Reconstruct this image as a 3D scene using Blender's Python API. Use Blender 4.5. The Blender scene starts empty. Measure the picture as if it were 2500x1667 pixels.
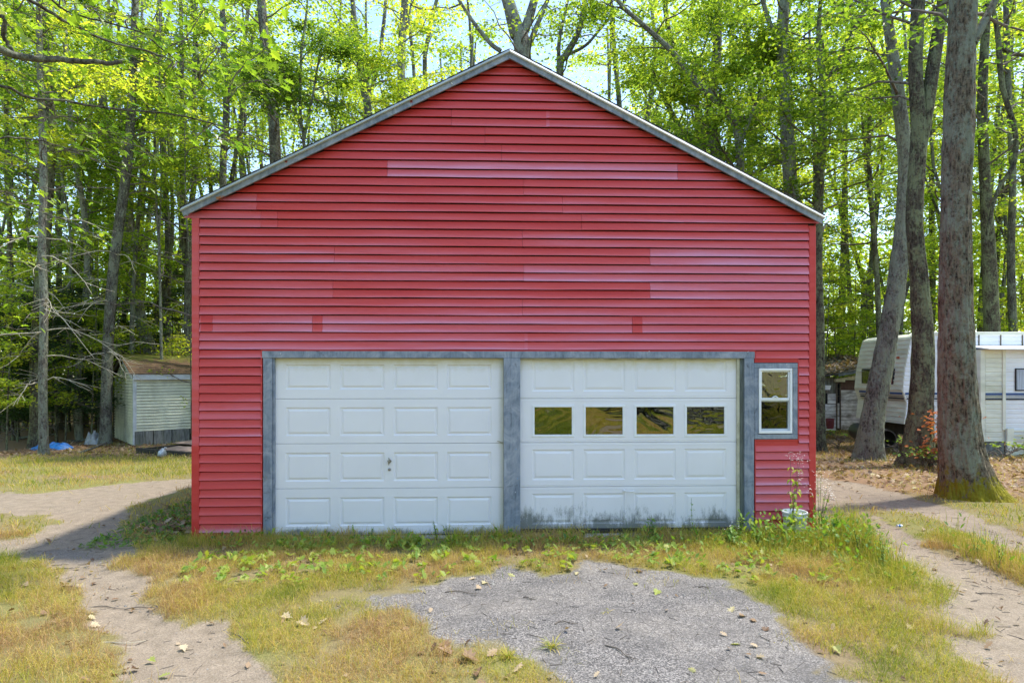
import bpy, math, random
import numpy as np
from mathutils import Vector, Matrix

random.seed(7)
RNG = np.random.default_rng(7)
C = bpy.context.scene.collection
sc = bpy.context.scene
R = math.radians

# ------------------------------------------------------------------ camera, sky, sun, exposure
EYE = 1.98
FPX, HY, CX = 1500.0, 910.0, 1250.0            # focal length, horizon row, middle column in photograph pixels (2500 wide)
cam_d = bpy.data.cameras.new('camera')
cam_d.sensor_width = 36.0
cam_d.lens = 36.0 * FPX / 2500.0
cam_d.shift_y = (HY - 833.5) / 2500.0
cam_d.clip_start = 0.05
cam_d.clip_end = 1500.0
cam = bpy.data.objects.new('camera', cam_d)
cam.location = (0, 0, EYE)
cam.rotation_euler = (R(90), 0, 0)
C.objects.link(cam)
sc.camera = cam

SUN_EL, SUN_AZ = R(66), R(72)                   # azimuth clockwise from +Y (behind the garage) towards +X
world = bpy.data.worlds.new('World')
sc.world = world
world.use_nodes = True
wn = world.node_tree
wn.nodes.clear()
w_out = wn.nodes.new('ShaderNodeOutputWorld')
w_bg = wn.nodes.new('ShaderNodeBackground')
w_sky = wn.nodes.new('ShaderNodeTexSky')
w_sky.sky_type = 'NISHITA'
w_sky.sun_disc = False
w_sky.sun_elevation = SUN_EL
w_sky.sun_rotation = SUN_AZ
w_sky.air_density = 1.0
w_sky.dust_density = 0.8
w_sky.ozone_density = 1.2
w_bg.inputs['Strength'].default_value = 0.15
wn.links.new(w_sky.outputs[0], w_bg.inputs['Color'])
wn.links.new(w_bg.outputs[0], w_out.inputs['Surface'])

sun_d = bpy.data.lights.new('sun', 'SUN')
sun_d.energy = 2.35
sun_d.angle = R(3.0)
sun_d.color = (1.0, 0.94, 0.84)
sun = bpy.data.objects.new('sun', sun_d)
sd = Vector((math.sin(SUN_AZ) * math.cos(SUN_EL), math.cos(SUN_AZ) * math.cos(SUN_EL), math.sin(SUN_EL)))
sun.rotation_euler = sd.to_track_quat('Z', 'Y').to_euler()
sun.location = (10, 10, 30)
C.objects.link(sun)

sc.view_settings.view_transform = 'Standard'
sc.view_settings.look = 'None'
sc.view_settings.gamma = 1.0
sc.view_settings.use_curve_mapping = False
sc.view_settings.exposure = 1.58
sc.render.engine = 'CYCLES'
sc.cycles.use_denoising = True
sc.cycles.max_bounces = 8
sc.cycles.diffuse_bounces = 4
sc.cycles.glossy_bounces = 3
sc.cycles.transmission_bounces = 5
sc.cycles.transparent_max_bounces = 8
sc.cycles.sample_clamp_indirect = 8.0


# ------------------------------------------------------------------ helpers
def gx(px, Y):
    return (px - CX) / FPX * Y


def gz(py, Y):
    return EYE + (HY - py) / FPX * Y


S = 2500.0 / 2352.0                             # notes taken on a 2352-wide view


def W(px, py, Y):
    """point at depth Y seen at (px, py) of the 2352-wide view"""
    return np.array([gx(px * S, Y), Y, gz(py * S, Y)])


def smooth(a, b, x):
    t = np.clip((x - a) / (b - a), 0, 1)
    return t * t * (3 - 2 * t)


def vnoise(x, y, seed=0):
    """cheap vectorised value noise, 0..1"""
    xi, yi = np.floor(x).astype(np.int64), np.floor(y).astype(np.int64)
    xf, yf = x - xi, y - yi
    u, v = xf * xf * (3 - 2 * xf), yf * yf * (3 - 2 * yf)

    def h(i, j):
        n = (i * 374761393 + j * 668265263 + seed * 974634777) & 0xffffffff
        n = ((n ^ (n >> 13)) * 1274126177) & 0xffffffff
        return ((n ^ (n >> 16)) & 0xffff) / 65535.0
    return (h(xi, yi) * (1 - u) + h(xi + 1, yi) * u) * (1 - v) + (h(xi, yi + 1) * (1 - u) + h(xi + 1, yi + 1) * u) * v


def fbm(x, y, seed=0, o=4):
    a, s, t = 0.5, 0.0, 0.0
    for k in range(o):
        s = s + a * vnoise(x, y, seed + k)
        t += a
        x, y, a = x * 2.03 + 11.3, y * 2.03 + 7.1, a * 0.5
    return s / t


def ground_z(x, y):
    x, y = np.asarray(x, float), np.asarray(y, float)
    left = smooth(1, -5, x) * smooth(9.5, 20, y) * -0.5
    right = smooth(1, 5, x) * smooth(12, 18, y) * -0.22
    n = (fbm(x * 0.35, y * 0.35, 3) - 0.5) * 0.10 * smooth(1.0, 4.0, np.hypot(x, y - 8.0) * 0.5) + (fbm(x * 2, y * 2, 5) - 0.5) * 0.03
    flat = smooth(4.6, 3.7, np.abs(x)) * smooth(6.4, 7.0, y) * smooth(16.5, 15.8, y)
    bank = smooth(-5, -26, y) * 3.2
    return left + right + bank + n * (1 - flat)


def gzf(x, y):
    return float(ground_z(np.array([x]), np.array([y]))[0])


def G(px, py):
    """ground point at (px, py) of the 2352-wide view"""
    px, py = px * S, py * S
    Y = EYE * FPX / max(py - HY, 3.0)
    for _ in range(12):
        z = gzf(gx(px, Y), Y)
        Y = 0.5 * Y + 0.5 * (EYE - z) * FPX / max(py - HY, 3.0)
    return gx(px, Y), Y


def big_mesh(name, co, faces, mats=(), smooth_=False, attrs=None, mi=None):
    """co (N,3); faces (M,k) or list of such arrays"""
    me = bpy.data.meshes.new(name)
    fl = faces if isinstance(faces, list) else [faces]
    fl = [np.asarray(f, np.int32) for f in fl if len(f)]
    me.vertices.add(len(co))
    me.vertices.foreach_set('co', np.asarray(co, np.float32).ravel())
    loops = np.concatenate([f.ravel() for f in fl])
    tot = np.concatenate([np.full(len(f), f.shape[1], np.int32) for f in fl])
    st = np.concatenate([[0], np.cumsum(tot)[:-1]]).astype(np.int32)
    me.loops.add(len(loops))
    me.loops.foreach_set('vertex_index', loops)
    me.polygons.add(len(tot))
    me.polygons.foreach_set('loop_start', st)
    me.polygons.foreach_set('loop_total', tot)
    if mi is not None:
        me.polygons.foreach_set('material_index', np.asarray(mi, np.int32))
    me.polygons.foreach_set('use_smooth', np.full(len(tot), smooth_, bool))
    me.update(calc_edges=True)
    for k, v in (attrs or {}).items():
        a = me.attributes.new(k, 'FLOAT', 'POINT')
        a.data.foreach_set('value', np.asarray(v, np.float32))
    for m in mats:
        me.materials.append(m)
    return me


def link(name, me, parent=None, loc=(0, 0, 0), rot=(0, 0, 0)):
    o = bpy.data.objects.new(name, me)
    C.objects.link(o)
    o.parent = parent
    o.location = loc
    o.rotation_euler = rot
    return o


def tag(o, label=None, cat=None, group=None, kind=None):
    if label:
        o['label'] = label
    if cat:
        o['category'] = cat
    if group:
        o['group'] = group
    if kind:
        o['kind'] = kind
    return o


def thing(name, label, cat, loc=(0, 0, 0), rz=0.0, group=None):
    o = bpy.data.objects.new(name, None)
    o.empty_display_size = 0.2
    C.objects.link(o)
    o.location = loc
    o.rotation_euler = (0, 0, rz)
    return tag(o, label, cat, group)


class MB:
    """collects boxes, quads, tubes; build() links them as one mesh object"""

    def __init__(self, off=(0, 0, 0)):
        self.v, self.f, self.m = [], [], []
        self.off = np.array(off, float)

    def add(self, vs, fs, m=0):
        b = len(self.v)
        self.v += [tuple(np.asarray(p, float) - self.off) for p in vs]
        self.f += [tuple(i + b for i in f) for f in fs]
        self.m += [m] * len(fs)
        return self

    def box(self, a, b, m=0):
        (x0, y0, z0), (x1, y1, z1) = a, b
        vs = [(x0, y0, z0), (x1, y0, z0), (x1, y1, z0), (x0, y1, z0), (x0, y0, z1), (x1, y0, z1), (x1, y1, z1), (x0, y1, z1)]
        return self.add(vs, [(0, 3, 2, 1), (4, 5, 6, 7), (0, 1, 5, 4), (1, 2, 6, 5), (2, 3, 7, 6), (3, 0, 4, 7)], m)

    def hexa(self, bottom, top, m=0):
        """four bottom and four top corners, same winding"""
        return self.add(list(bottom) + list(top), [(0, 3, 2, 1), (4, 5, 6, 7), (0, 1, 5, 4), (1, 2, 6, 5), (2, 3, 7, 6), (3, 0, 4, 7)], m)

    def prism(self, poly, y0, y1, m=0):
        """polygon of (x, z) pushed from y0 to y1"""
        n = len(poly)
        vs = [(x, y0, z) for x, z in poly] + [(x, y1, z) for x, z in poly]
        fs = [tuple(range(n)), tuple(range(2 * n - 1, n - 1, -1))] + [(i, n + i, n + (i + 1) % n, (i + 1) % n) for i in range(n)]
        return self.add(vs, fs, m)

    def tube(self, pts, radii, n=8, m=0, cap=True):
        v, f = tube_np(pts, radii, n)
        self.add(v, [tuple(q) for q in f], m)
        if cap:
            b = len(self.v) - len(v)
            self.f += [tuple(b + i for i in range(n)), tuple(b + len(v) - 1 - i for i in range(n))]
            self.m += [m, m]
        return self

    def build(self, name, mats, parent=None, smooth_=False, bevel=0.0, loc=(0, 0, 0), rot=(0, 0, 0), label=None):
        me = bpy.data.meshes.new(name)
        me.from_pydata(self.v, [], self.f)
        mats = mats if isinstance(mats, (list, tuple)) else [mats]
        for m in mats:
            me.materials.append(m)
        for p, k in zip(me.polygons, self.m):
            p.material_index = k
            p.use_smooth = smooth_
        me.update()
        o = link(name, me, parent, loc, rot)
        if bevel:
            b = o.modifiers.new('bevel', 'BEVEL')
            b.width = bevel
            b.segments = 1
            b.limit_method = 'ANGLE'
        if label:
            o['label'] = label
        return o


def tube_np(pts, radii, n=8):
    pts = np.asarray(pts, float)
    radii = np.broadcast_to(np.asarray(radii, float), (len(pts),))
    t = np.gradient(pts, axis=0)
    t /= np.linalg.norm(t, axis=1)[:, None] + 1e-9
    ref = np.array([0.31, 0.95, 0.05]) if abs(t[0][2]) > 0.6 else np.array([0, 0, 1.0])
    a = np.cross(t, ref)
    a /= np.linalg.norm(a, axis=1)[:, None] + 1e-9
    b = np.cross(t, a)
    th = np.arange(n) / n * 2 * np.pi
    ring = a[:, None, :] * np.cos(th)[None, :, None] + b[:, None, :] * np.sin(th)[None, :, None]
    v = (pts[:, None, :] + ring * radii[:, None, None]).reshape(-1, 3)
    i = np.arange(len(pts) - 1)[:, None] * n
    j = np.arange(n)[None, :]
    k = (j + 1) % n
    f = np.stack([i + j, i + k, i + n + k, i + n + j], -1).reshape(-1, 4)
    return v, f


def spline(pts, n):
    """Catmull-Rom through pts"""
    p = np.asarray(pts, float)
    p = np.vstack([2 * p[0] - p[1], p, 2 * p[-1] - p[-2]])
    out = []
    for s in np.linspace(0, len(p) - 3 - 1e-6, n):
        i = int(s)
        t = s - i
        a, b, c, d = p[i:i + 4]
        out.append(0.5 * ((2 * b) + (-a + c) * t + (2 * a - 5 * b + 4 * c - d) * t * t + (-a + 3 * b - 3 * c + d) * t ** 3))
    return np.array(out)


# ------------------------------------------------------------------ node materials
class NT:
    def __init__(self, name):
        self.mat = bpy.data.materials.new(name)
        self.mat.use_nodes = True
        self.t = self.mat.node_tree
        self.b = self.t.nodes['Principled BSDF']
        self.out = self.t.nodes['Material Output']
        self.tc = None

    def n(self, typ, **kw):
        nd = self.t.nodes.new(typ)
        for k, v in kw.items():
            setattr(nd, k, v)
        return nd

    def l(self, a, b):
        self.t.links.new(a, b)

    def put(self, sock, val):
        if hasattr(val, 'is_linked') or hasattr(val, 'links'):
            self.l(val, sock)
        elif isinstance(val, (tuple, list)) and len(val) == 3 and sock.type == 'RGBA':
            sock.default_value = (*val, 1)
        else:
            sock.default_value = val

    def coord(self, kind='Object', scale=(1, 1, 1)):
        if self.tc is None:
            self.tc = self.n('ShaderNodeTexCoord')
        m = self.n('ShaderNodeMapping')
        m.inputs['Scale'].default_value = scale
        self.l(self.tc.outputs[kind], m.inputs['Vector'])
        return m.outputs[0]

    def world(self, scale=(1, 1, 1)):
        g = self.n('ShaderNodeNewGeometry')
        m = self.n('ShaderNodeMapping')
        m.inputs['Scale'].default_value = scale
        self.l(g.outputs['Position'], m.inputs['Vector'])
        return m.outputs[0]

    def noise(self, vec, scale=5, detail=4, rough=0.55, dist=0.0):
        nd = self.n('ShaderNodeTexNoise')
        self.l(vec, nd.inputs['Vector'])
        nd.inputs['Scale'].default_value = scale
        nd.inputs['Detail'].default_value = detail
        nd.inputs['Roughness'].default_value = rough
        nd.inputs['Distortion'].default_value = dist
        return nd.outputs['Fac']

    def vor(self, vec, scale=5, feature='F1', out='Distance', rand=1.0):
        nd = self.n('ShaderNodeTexVoronoi', feature=feature)
        self.l(vec, nd.inputs['Vector'])
        nd.inputs['Scale'].default_value = scale
        nd.inputs['Randomness'].default_value = rand
        return nd.outputs[out]

    def ramp(self, fac, stops):
        nd = self.n('ShaderNodeValToRGB')
        self.l(fac, nd.inputs[0])
        e = nd.color_ramp.elements
        while len(e) < len(stops):
            e.new(0.5)
        for el, (p, c) in zip(e, stops):
            el.position = p
            el.color = (*c, 1) if isinstance(c, (tuple, list)) else (c, c, c, 1)
        return nd.outputs[0]

    def mix(self, fac, a, b, mode='MIX'):
        nd = self.n('ShaderNodeMix', data_type='RGBA', blend_type=mode)
        self.put(nd.inputs[0], fac)
        self.put(nd.inputs[6], a)
        self.put(nd.inputs[7], b)
        return nd.outputs[2]

    def math(self, op, a, b=0.0, clamp=False):
        nd = self.n('ShaderNodeMath', operation=op, use_clamp=clamp)
        self.put(nd.inputs[0], a)
        self.put(nd.inputs[1], b)
        return nd.outputs[0]

    def attr(self, name, obj=False):
        nd = self.n('ShaderNodeAttribute', attribute_name=name)
        nd.attribute_type = 'OBJECT' if obj else 'GEOMETRY'
        return nd.outputs['Fac']

    def rnd(self):
        return self.n('ShaderNodeObjectInfo').outputs['Random']

    def sep(self, vec, ax):
        nd = self.n('ShaderNodeSeparateXYZ')
        self.l(vec, nd.inputs[0])
        return nd.outputs[ax]

    def bump(self, h, strength=0.3, dist=0.01):
        nd = self.n('ShaderNodeBump')
        self.put(nd.inputs['Height'], h)
        nd.inputs['Strength'].default_value = strength
        nd.inputs['Distance'].default_value = dist
        self.l(nd.outputs[0], self.b.inputs['Normal'])
        return nd.outputs[0]

    def set(self, col=None, rough=None, metal=None, spec=None):
        if col is not None:
            self.put(self.b.inputs['Base Color'], col)
        if rough is not None:
            self.put(self.b.inputs['Roughness'], rough)
        if metal is not None:
            self.put(self.b.inputs['Metallic'], metal)
        if spec is not None:
            self.put(self.b.inputs['Specular IOR Level'], spec)
        return self.mat


def m_plain(name, col, rough=0.6, var=0.15, scale=6.0, bump=0.0, metal=0.0, spec=0.5, dirt=None, dirt_amt=0.45, stretch=(1, 1, 1)):
    t = NT(name)
    v = t.coord('Object', stretch)
    n1 = t.noise(v, scale, 5)
    dark = tuple(c * (1 - var * 1.6) for c in col)
    light = tuple(min(1, c * (1 + var)) for c in col)
    c = t.ramp(n1, [(0.3, dark), (0.7, light)])
    if dirt is not None:
        d = t.noise(v, scale * 0.45, 7, 0.65)
        f = t.ramp(d, [(0.62 - dirt_amt * 0.3, 0.0), (0.82 - dirt_amt * 0.2, 1.0)])
        c = t.mix(t.math('MULTIPLY', f, dirt_amt * 1.5, True), c, dirt)
    t.set(c, rough, metal, spec)
    if bump:
        t.bump(t.noise(v, scale * 8, 5), bump, 0.01)
    return t.mat


def m_siding():
    t = NT('red_vinyl')
    w = t.world((1, 1, 1))
    fade = t.attr('fade', True)
    streak = t.noise(t.world((0.55, 0.55, 9.0)), 1.0, 6, 0.6)
    blot = t.noise(t.world((2.2, 2.2, 3.0)), 1.0, 4, 0.6)
    s = t.math('MULTIPLY', t.math('SUBTRACT', streak, 0.42), 0.9)
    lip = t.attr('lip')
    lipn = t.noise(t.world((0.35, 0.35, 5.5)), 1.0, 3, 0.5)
    s2 = t.math('MULTIPLY', t.math('MULTIPLY', lip, lip), t.ramp(lipn, [(0.35, 0.12), (0.68, 0.60)]))  # lower lips lightened: chalky wear plus painted light on the tilted course
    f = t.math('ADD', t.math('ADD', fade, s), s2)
    f = t.math('ADD', f, t.math('MULTIPLY', t.math('SUBTRACT', blot, 0.5), 0.10), True)
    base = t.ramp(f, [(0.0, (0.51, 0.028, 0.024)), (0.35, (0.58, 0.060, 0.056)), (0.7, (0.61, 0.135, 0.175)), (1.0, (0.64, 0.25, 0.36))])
    t.set(base, t.math('ADD', 0.42, t.math('MULTIPLY', blot, 0.2)), 0, 0.45)
    g = t.noise(t.world((3, 3, 60)), 6, 5, 0.6)
    t.bump(t.math('ADD', t.math('MULTIPLY', g, 0.25), t.noise(t.world((0.8, 0.8, 5)), 1.5, 2)), 0.35, 0.004)
    return t.mat


def m_bark(name, dark, light, lichen, lich_amt=0.5, vs=1.0, moss=None):
    t = NT(name)
    w = t.world((1, 1, 0.28))
    fis = t.vor(t.coord('Object', (1, 1, 0.24)), 25 * vs, 'F1')
    w2 = t.noise(w, 26 * vs, 6, 0.7, 0.6)
    h = t.math('ADD', t.math('MULTIPLY', fis, 0.9), t.math('MULTIPLY', w2, 0.7))
    c = t.ramp(h, [(0.42, dark), (0.85, light)])
    fine = t.noise(t.world((1, 1, 0.7)), 30, 6, 0.8)
    c = t.mix(t.ramp(fine, [(0.36, 0.8), (0.5, 0.0)]), c, tuple(q * 0.6 for q in dark))
    c = t.mix(t.ramp(fine, [(0.52, 0.0), (0.66, 0.7)]), c, tuple(min(1, q * 1.35) for q in light))
    big = t.noise(t.world((1, 1, 0.55)), 3.2, 6, 0.72)
    lf = t.ramp(t.math('ADD', big, t.math('MULTIPLY', t.noise(t.world(), 19, 5, 0.7), 0.55)), [(0.82 - 0.16 * lich_amt, 0.0), (0.92 - 0.12 * lich_amt, 1.0)])
    lc = t.mix(t.noise(t.world(), 2.3, 3), lichen, tuple(q * 0.75 for q in lichen))
    c = t.mix(t.math('MULTIPLY', lf, 0.85), c, lc)
    if moss is not None:
        z = t.sep(t.coord('Object'), 2)
        mz = t.math('ADD', t.math('MULTIPLY', z, -1.0), t.math('MULTIPLY', t.noise(t.world((1, 1, 0.5)), 6.5, 7, 0.8), 2.2))
        c = t.mix(t.ramp(mz, [(0.68, 0.0), (0.84, 1.0)]), c, t.mix(t.noise(t.world(), 30, 4), moss, tuple(q * 0.45 for q in moss)))
    t.set(c, 0.92, 0, 0.2)
    t.bump(t.math('ADD', h, t.math('MULTIPLY', fine, 0.5)), 1.0, 0.045)
    return t.mat


def m_leaf(name, stops, trans=0.5, gloss=0.5, tr_gain=1.0):
    """leaf: diffuse plus translucent, colour by the per-leaf attribute v"""
    t = NT(name)
    v = t.attr('v')
    tone = t.math('MULTIPLY', t.math('SUBTRACT', t.rnd(), 0.5), 0.25)
    vv = t.math('ADD', v, tone, True)
    c = t.ramp(vv, stops)
    t.set(c, gloss, 0, 0.35)
    tr = t.n('ShaderNodeBsdfTranslucent')
    ct = t.mix(1.0, c, (1.0 * tr_gain, 1.05 * tr_gain, 0.42 * tr_gain), 'MULTIPLY')
    nd = t.n('ShaderNodeMix', data_type='RGBA', blend_type='ADD')
    nd.inputs[0].default_value = 1.0
    t.l(ct, nd.inputs[6])
    t.l(ct, nd.inputs[7])
    t.l(nd.outputs[2], tr.inputs['Color'])
    mx = t.n('ShaderNodeMixShader')
    mx.inputs[0].default_value = trans
    t.l(t.b.outputs[0], mx.inputs[1])
    t.l(tr.outputs[0], mx.inputs[2])
    t.l(mx.outputs[0], t.out.inputs['Surface'])
    return t.mat


def m_glass(name, refl=0.3, tint=(0.5, 0.55, 0.55), wav=0.4, scale=4.0):
    t = NT(name)
    t.t.nodes.remove(t.b)
    gl = t.n('ShaderNodeBsdfGlossy')
    gl.inputs['Roughness'].default_value = 0.02
    gl.inputs['Color'].default_value = (0.95, 0.97, 1, 1)
    tp = t.n('ShaderNodeBsdfTransparent')
    tp.inputs['Color'].default_value = (*tint, 1)
    bp = t.n('ShaderNodeBump')
    bp.inputs['Strength'].default_value = wav
    bp.inputs['Distance'].default_value = 0.05
    t.l(t.noise(t.world((1, 1, 1.6)), scale, 2, 0.5, 1.2), bp.inputs['Height'])
    t.l(bp.outputs[0], gl.inputs['Normal'])
    mx = t.n('ShaderNodeMixShader')
    mx.inputs[0].default_value = refl
    t.l(tp.outputs[0], mx.inputs[1])
    t.l(gl.outputs[0], mx.inputs[2])
    t.l(mx.outputs[0], t.out.inputs['Surface'])
    return t.mat


def m_door(name, mildew):
    t = NT(name)
    w = t.world()
    c = t.mix(t.noise(w, 3, 5), (0.72, 0.71, 0.74), (0.80, 0.79, 0.82))
    loc = t.coord('Object')
    x, z = t.sep(loc, 0), t.sep(loc, 2)
    n = t.noise(w, 9, 6, 0.7)
    # yellow-brown staining along the top edge and the far jamb
    top = t.math('ADD', t.math('MULTIPLY', t.math('SUBTRACT', z, 2.00), 3.6), t.math('MULTIPLY', n, 0.65))
    c = t.mix(t.ramp(top, [(0.30, 0.0), (0.9, 0.9)]), c, (0.55, 0.49, 0.30))
    edge = t.math('ADD', t.math('MULTIPLY', t.math('SUBTRACT', x, mildew[1]), 9.0), t.math('MULTIPLY', n, 0.5))
    c = t.mix(t.ramp(edge, [(0.3, 0.0), (1.0, 0.7)]), c, (0.42, 0.42, 0.25))
    # mildew at the foot
    dr = t.noise(t.world((1, 1, 0.30)), 24, 7, 0.8)
    bl = t.noise(t.world((1, 1, 0.6)), 3.2, 4, 0.6)
    fine = t.noise(w, 85, 4, 0.8)
    mz = t.math('SUBTRACT', t.math('ADD', t.math('ADD', t.math('MULTIPLY', dr, 0.75), t.math('MULTIPLY', bl, 1.0)), t.math('MULTIPLY', fine, 0.35)),
                t.math('MULTIPLY', z, mildew[0]))
    c = t.mix(t.ramp(mz, [(0.66, 0.0), (0.90, 0.85)]), c, (0.10, 0.115, 0.10))
    sp = t.vor(w, 11, 'F1')
    c = t.mix(t.ramp(sp, [(0.02, 0.5), (0.035, 0.0)]), c, (0.2, 0.18, 0.13))
    t.set(c, 0.42, 0, 0.4)
    t.bump(t.noise(t.world((1, 1, 0.35)), 55, 4), 0.10, 0.004)
    return t.mat


def m_greyboard(name='blue_grey_board', rust=False):
    t = NT(name)
    w = t.world()
    st = t.attr('along', True)
    a = t.noise(t.world((14, 14, 1.3)), 2.2, 6, 0.65, 0.8)
    b = t.noise(w, 4.5, 6, 0.7, 1.0)
    c = t.ramp(a, [(0.3, (0.11, 0.135, 0.175)), (0.6, (0.20, 0.24, 0.30))])
    c = t.mix(t.ramp(b, [(0.42, 0.0), (0.74, 0.9)]), c, (0.40, 0.42, 0.47))
    c = t.mix(t.ramp(t.noise(w, 1.9, 7, 0.75, 2.0), [(0.60, 0.0), (0.68, 0.75)]), c, (0.045, 0.05, 0.06))
    if rust:
        r = t.noise(t.world((1, 1, 2)), 7.0, 3, 0.6)
        x = t.sep(t.coord('Object'), 0)
        keep = t.ramp(x, [(0.42, 1.0), (0.5, 0.0)])
        c = t.mix(t.math('MULTIPLY', t.ramp(r, [(0.67, 0.0), (0.70, 1.0)]), keep), c, (0.32, 0.12, 0.035))
    t.set(c, 0.6, 0, 0.35)
    t.bump(a, 0.25, 0.004)
    return t.mat


def m_ground():
    t = NT('ground_surface')
    w = t.world((1, 1, 0))
    dirt, asp, lit, grn = (t.attr(k) for k in ('dirt', 'asph', 'litter', 'green'))
    n_big = t.noise(w, 0.9, 5, 0.6)
    n_mid = t.noise(w, 7, 6, 0.7)
    n_fine = t.noise(w, 60, 6, 0.75)
    n_peb = t.vor(w, 70, 'F1')
    soil = t.ramp(n_mid, [(0.3, (0.105, 0.075, 0.045)), (0.7, (0.24, 0.18, 0.105))])
    soil = t.mix(t.ramp(n_fine, [(0.5, 0.0), (0.75, 0.6)]), soil, (0.36, 0.28, 0.16))
    gcol = t.ramp(n_fine, [(0.3, (0.09, 0.10, 0.025)), (0.7, (0.26, 0.24, 0.08))])
    base = t.mix(grn, soil, gcol)
    lcol = t.mix(n_fine, (0.10, 0.055, 0.03), (0.34, 0.22, 0.13))
    base = t.mix(t.math('MULTIPLY', lit, 0.9), base, lcol)
    dcol = t.ramp(n_mid, [(0.25, (0.17, 0.138, 0.100)), (0.75, (0.345, 0.285, 0.215))])
    dcol = t.mix(t.ramp(n_fine, [(0.36, 0.75), (0.56, 0.0)]), dcol, (0.11, 0.09, 0.065))
    dcol = t.mix(t.ramp(n_peb, [(0.12, 0.35), (0.3, 0.0)]), dcol, (0.4, 0.36, 0.31))
    fd = t.ramp(t.math('ADD', dirt, t.math('MULTIPLY', t.math('SUBTRACT', n_fine, 0.5), 0.7)), [(0.38, 0.0), (0.62, 1.0)])
    base = t.mix(fd, base, dcol)
    # worn asphalt: pale stones in a dark binder, cracks
    agg = t.vor(w, 115, 'F1', 'Color')
    aggv = t.sep(agg, 0)
    acol = t.ramp(aggv, [(0.0, (0.055, 0.053, 0.052)), (0.5, (0.125, 0.119, 0.114)), (1.0, (0.31, 0.29, 0.27))])
    acol = t.mix(t.ramp(n_big, [(0.42, 0.0), (0.70, 0.45)]), acol, (0.31, 0.28, 0.24))
    acol = t.mix(t.ramp(t.noise(w, 2.1, 4, 0.6), [(0.36, 0.5), (0.55, 0.0)]), acol, (0.085, 0.082, 0.080))
    acol = t.mix(t.ramp(t.vor(w, 42, 'F1'), [(0.07, 0.8), (0.12, 0.0)]), acol, (0.05, 0.045, 0.04))
    crk = t.vor(t.mix(0.12, w, t.noise(w, 4, 3), 'ADD'), 5.5, 'DISTANCE_TO_EDGE')
    crk2 = t.vor(t.mix(0.12, w, t.noise(w, 9, 3), 'ADD'), 19, 'DISTANCE_TO_EDGE')
    cm = t.ramp(n_mid, [(0.54, 0.0), (0.66, 1.0)])
    cr = t.math('MAXIMUM', t.math('MULTIPLY', t.math('MULTIPLY', t.ramp(crk, [(0.008, 0.8), (0.022, 0.0)]), t.ramp(n_big, [(0.45, 0.0), (0.62, 1.0)])), 0.8), t.math('MULTIPLY', t.ramp(crk2, [(0.02, 0.7), (0.06, 0.0)]), cm))
    acol = t.mix(cr, acol, (0.035, 0.032, 0.03))
    fa = t.ramp(t.math('ADD', asp, t.math('MULTIPLY', t.math('SUBTRACT', n_fine, 0.5), 0.8)), [(0.36, 0.0), (0.64, 1.0)])
    base = t.mix(fa, base, acol)
    t.set(base, 0.93, 0, 0.25)
    h = t.math('ADD', t.math('MULTIPLY', n_fine, 0.8), t.math('SUBTRACT', t.math('MULTIPLY', n_peb, 0.5), t.math('MULTIPLY', t.math('MULTIPLY', cr, fa), 1.2)))
    t.bump(t.math('ADD', h, t.math('MULTIPLY', n_mid, 1.6)), 0.6, 0.012)
    return t.mat


M = {}
M['vinyl'] = m_siding()
M['door_l'] = m_door('white_door_steel', (4.2, 3.64))
M['door_r'] = m_door('white_door_steel_mildewed', (1.35, 9.5))
M['board'] = m_greyboard()
M['rake'] = m_greyboard('blue_grey_rake', True)
M['white'] = m_plain('white_vinyl', (0.78, 0.79, 0.81), 0.4, 0.05, 8)
M['drip'] = m_plain('white_metal_drip_edge', (0.84, 0.86, 0.88), 0.25, 0.04, 3)
M['drip_shaded'] = m_plain('shaded_metal_drip_edge', (0.52, 0.58, 0.58), 0.4, 0.10, 3, dirt=(0.38, 0.44, 0.41), dirt_amt=0.35, stretch=(1, 1, 3))  # same white metal as drip, painted greyer for the less sunlit left slope
M['shingle'] = m_plain('black_shingle', (0.05, 0.05, 0.052), 0.95, 0.4, 40, 0.5)
M['rubber'] = m_plain('black_rubber', (0.018, 0.018, 0.02), 0.7, 0.2, 20)
M['steel'] = m_plain('dull_steel', (0.35, 0.34, 0.32), 0.35, 0.3, 40, metal=0.9, dirt=(0.12, 0.08, 0.05), dirt_amt=0.4)
M['concrete'] = m_plain('concrete', (0.33, 0.32, 0.29), 0.9, 0.25, 14, 0.4, dirt=(0.12, 0.11, 0.08))
M['stop'] = m_plain('yellowed_stop_trim', (0.50, 0.48, 0.36), 0.6, 0.15, 8, dirt=(0.15, 0.14, 0.07), dirt_amt=0.5)
M['jamb_dark'] = m_plain('grey_green_jamb', (0.12, 0.14, 0.13), 0.7, 0.3, 6, dirt=(0.05, 0.06, 0.04), stretch=(4, 4, 0.6))
M['door_glass'] = m_glass('door_window_glass', 0.26, (0.30, 0.31, 0.30), 0.14, 1.8)
M['win_glass'] = m_glass('window_glass', 0.22, (0.62, 0.66, 0.64), 0.12, 3)
M['screen'] = m_glass('screened_window_glass', 0.10, (0.25, 0.27, 0.28), 0.1, 3)
M['inside'] = m_plain('garage_inside', (0.05, 0.045, 0.04), 0.9, 0.3, 3)
M['blueclip'] = m_plain('blue_clip', (0.10, 0.28, 0.5), 0.5, 0.2)
M['nail'] = m_plain('nail_metal', (0.75, 0.76, 0.78), 0.3, 0.1)
M['cream'] = m_plain('cream_clapboard', (0.70, 0.71, 0.52), 0.7, 0.12, 2.5, 0.1, dirt=(0.20, 0.20, 0.12), dirt_amt=0.42)
M['cream_trim'] = m_plain('pale_trim', (0.58, 0.62, 0.62), 0.65, 0.14, 4, dirt=(0.24, 0.27, 0.22), dirt_amt=0.4)
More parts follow.
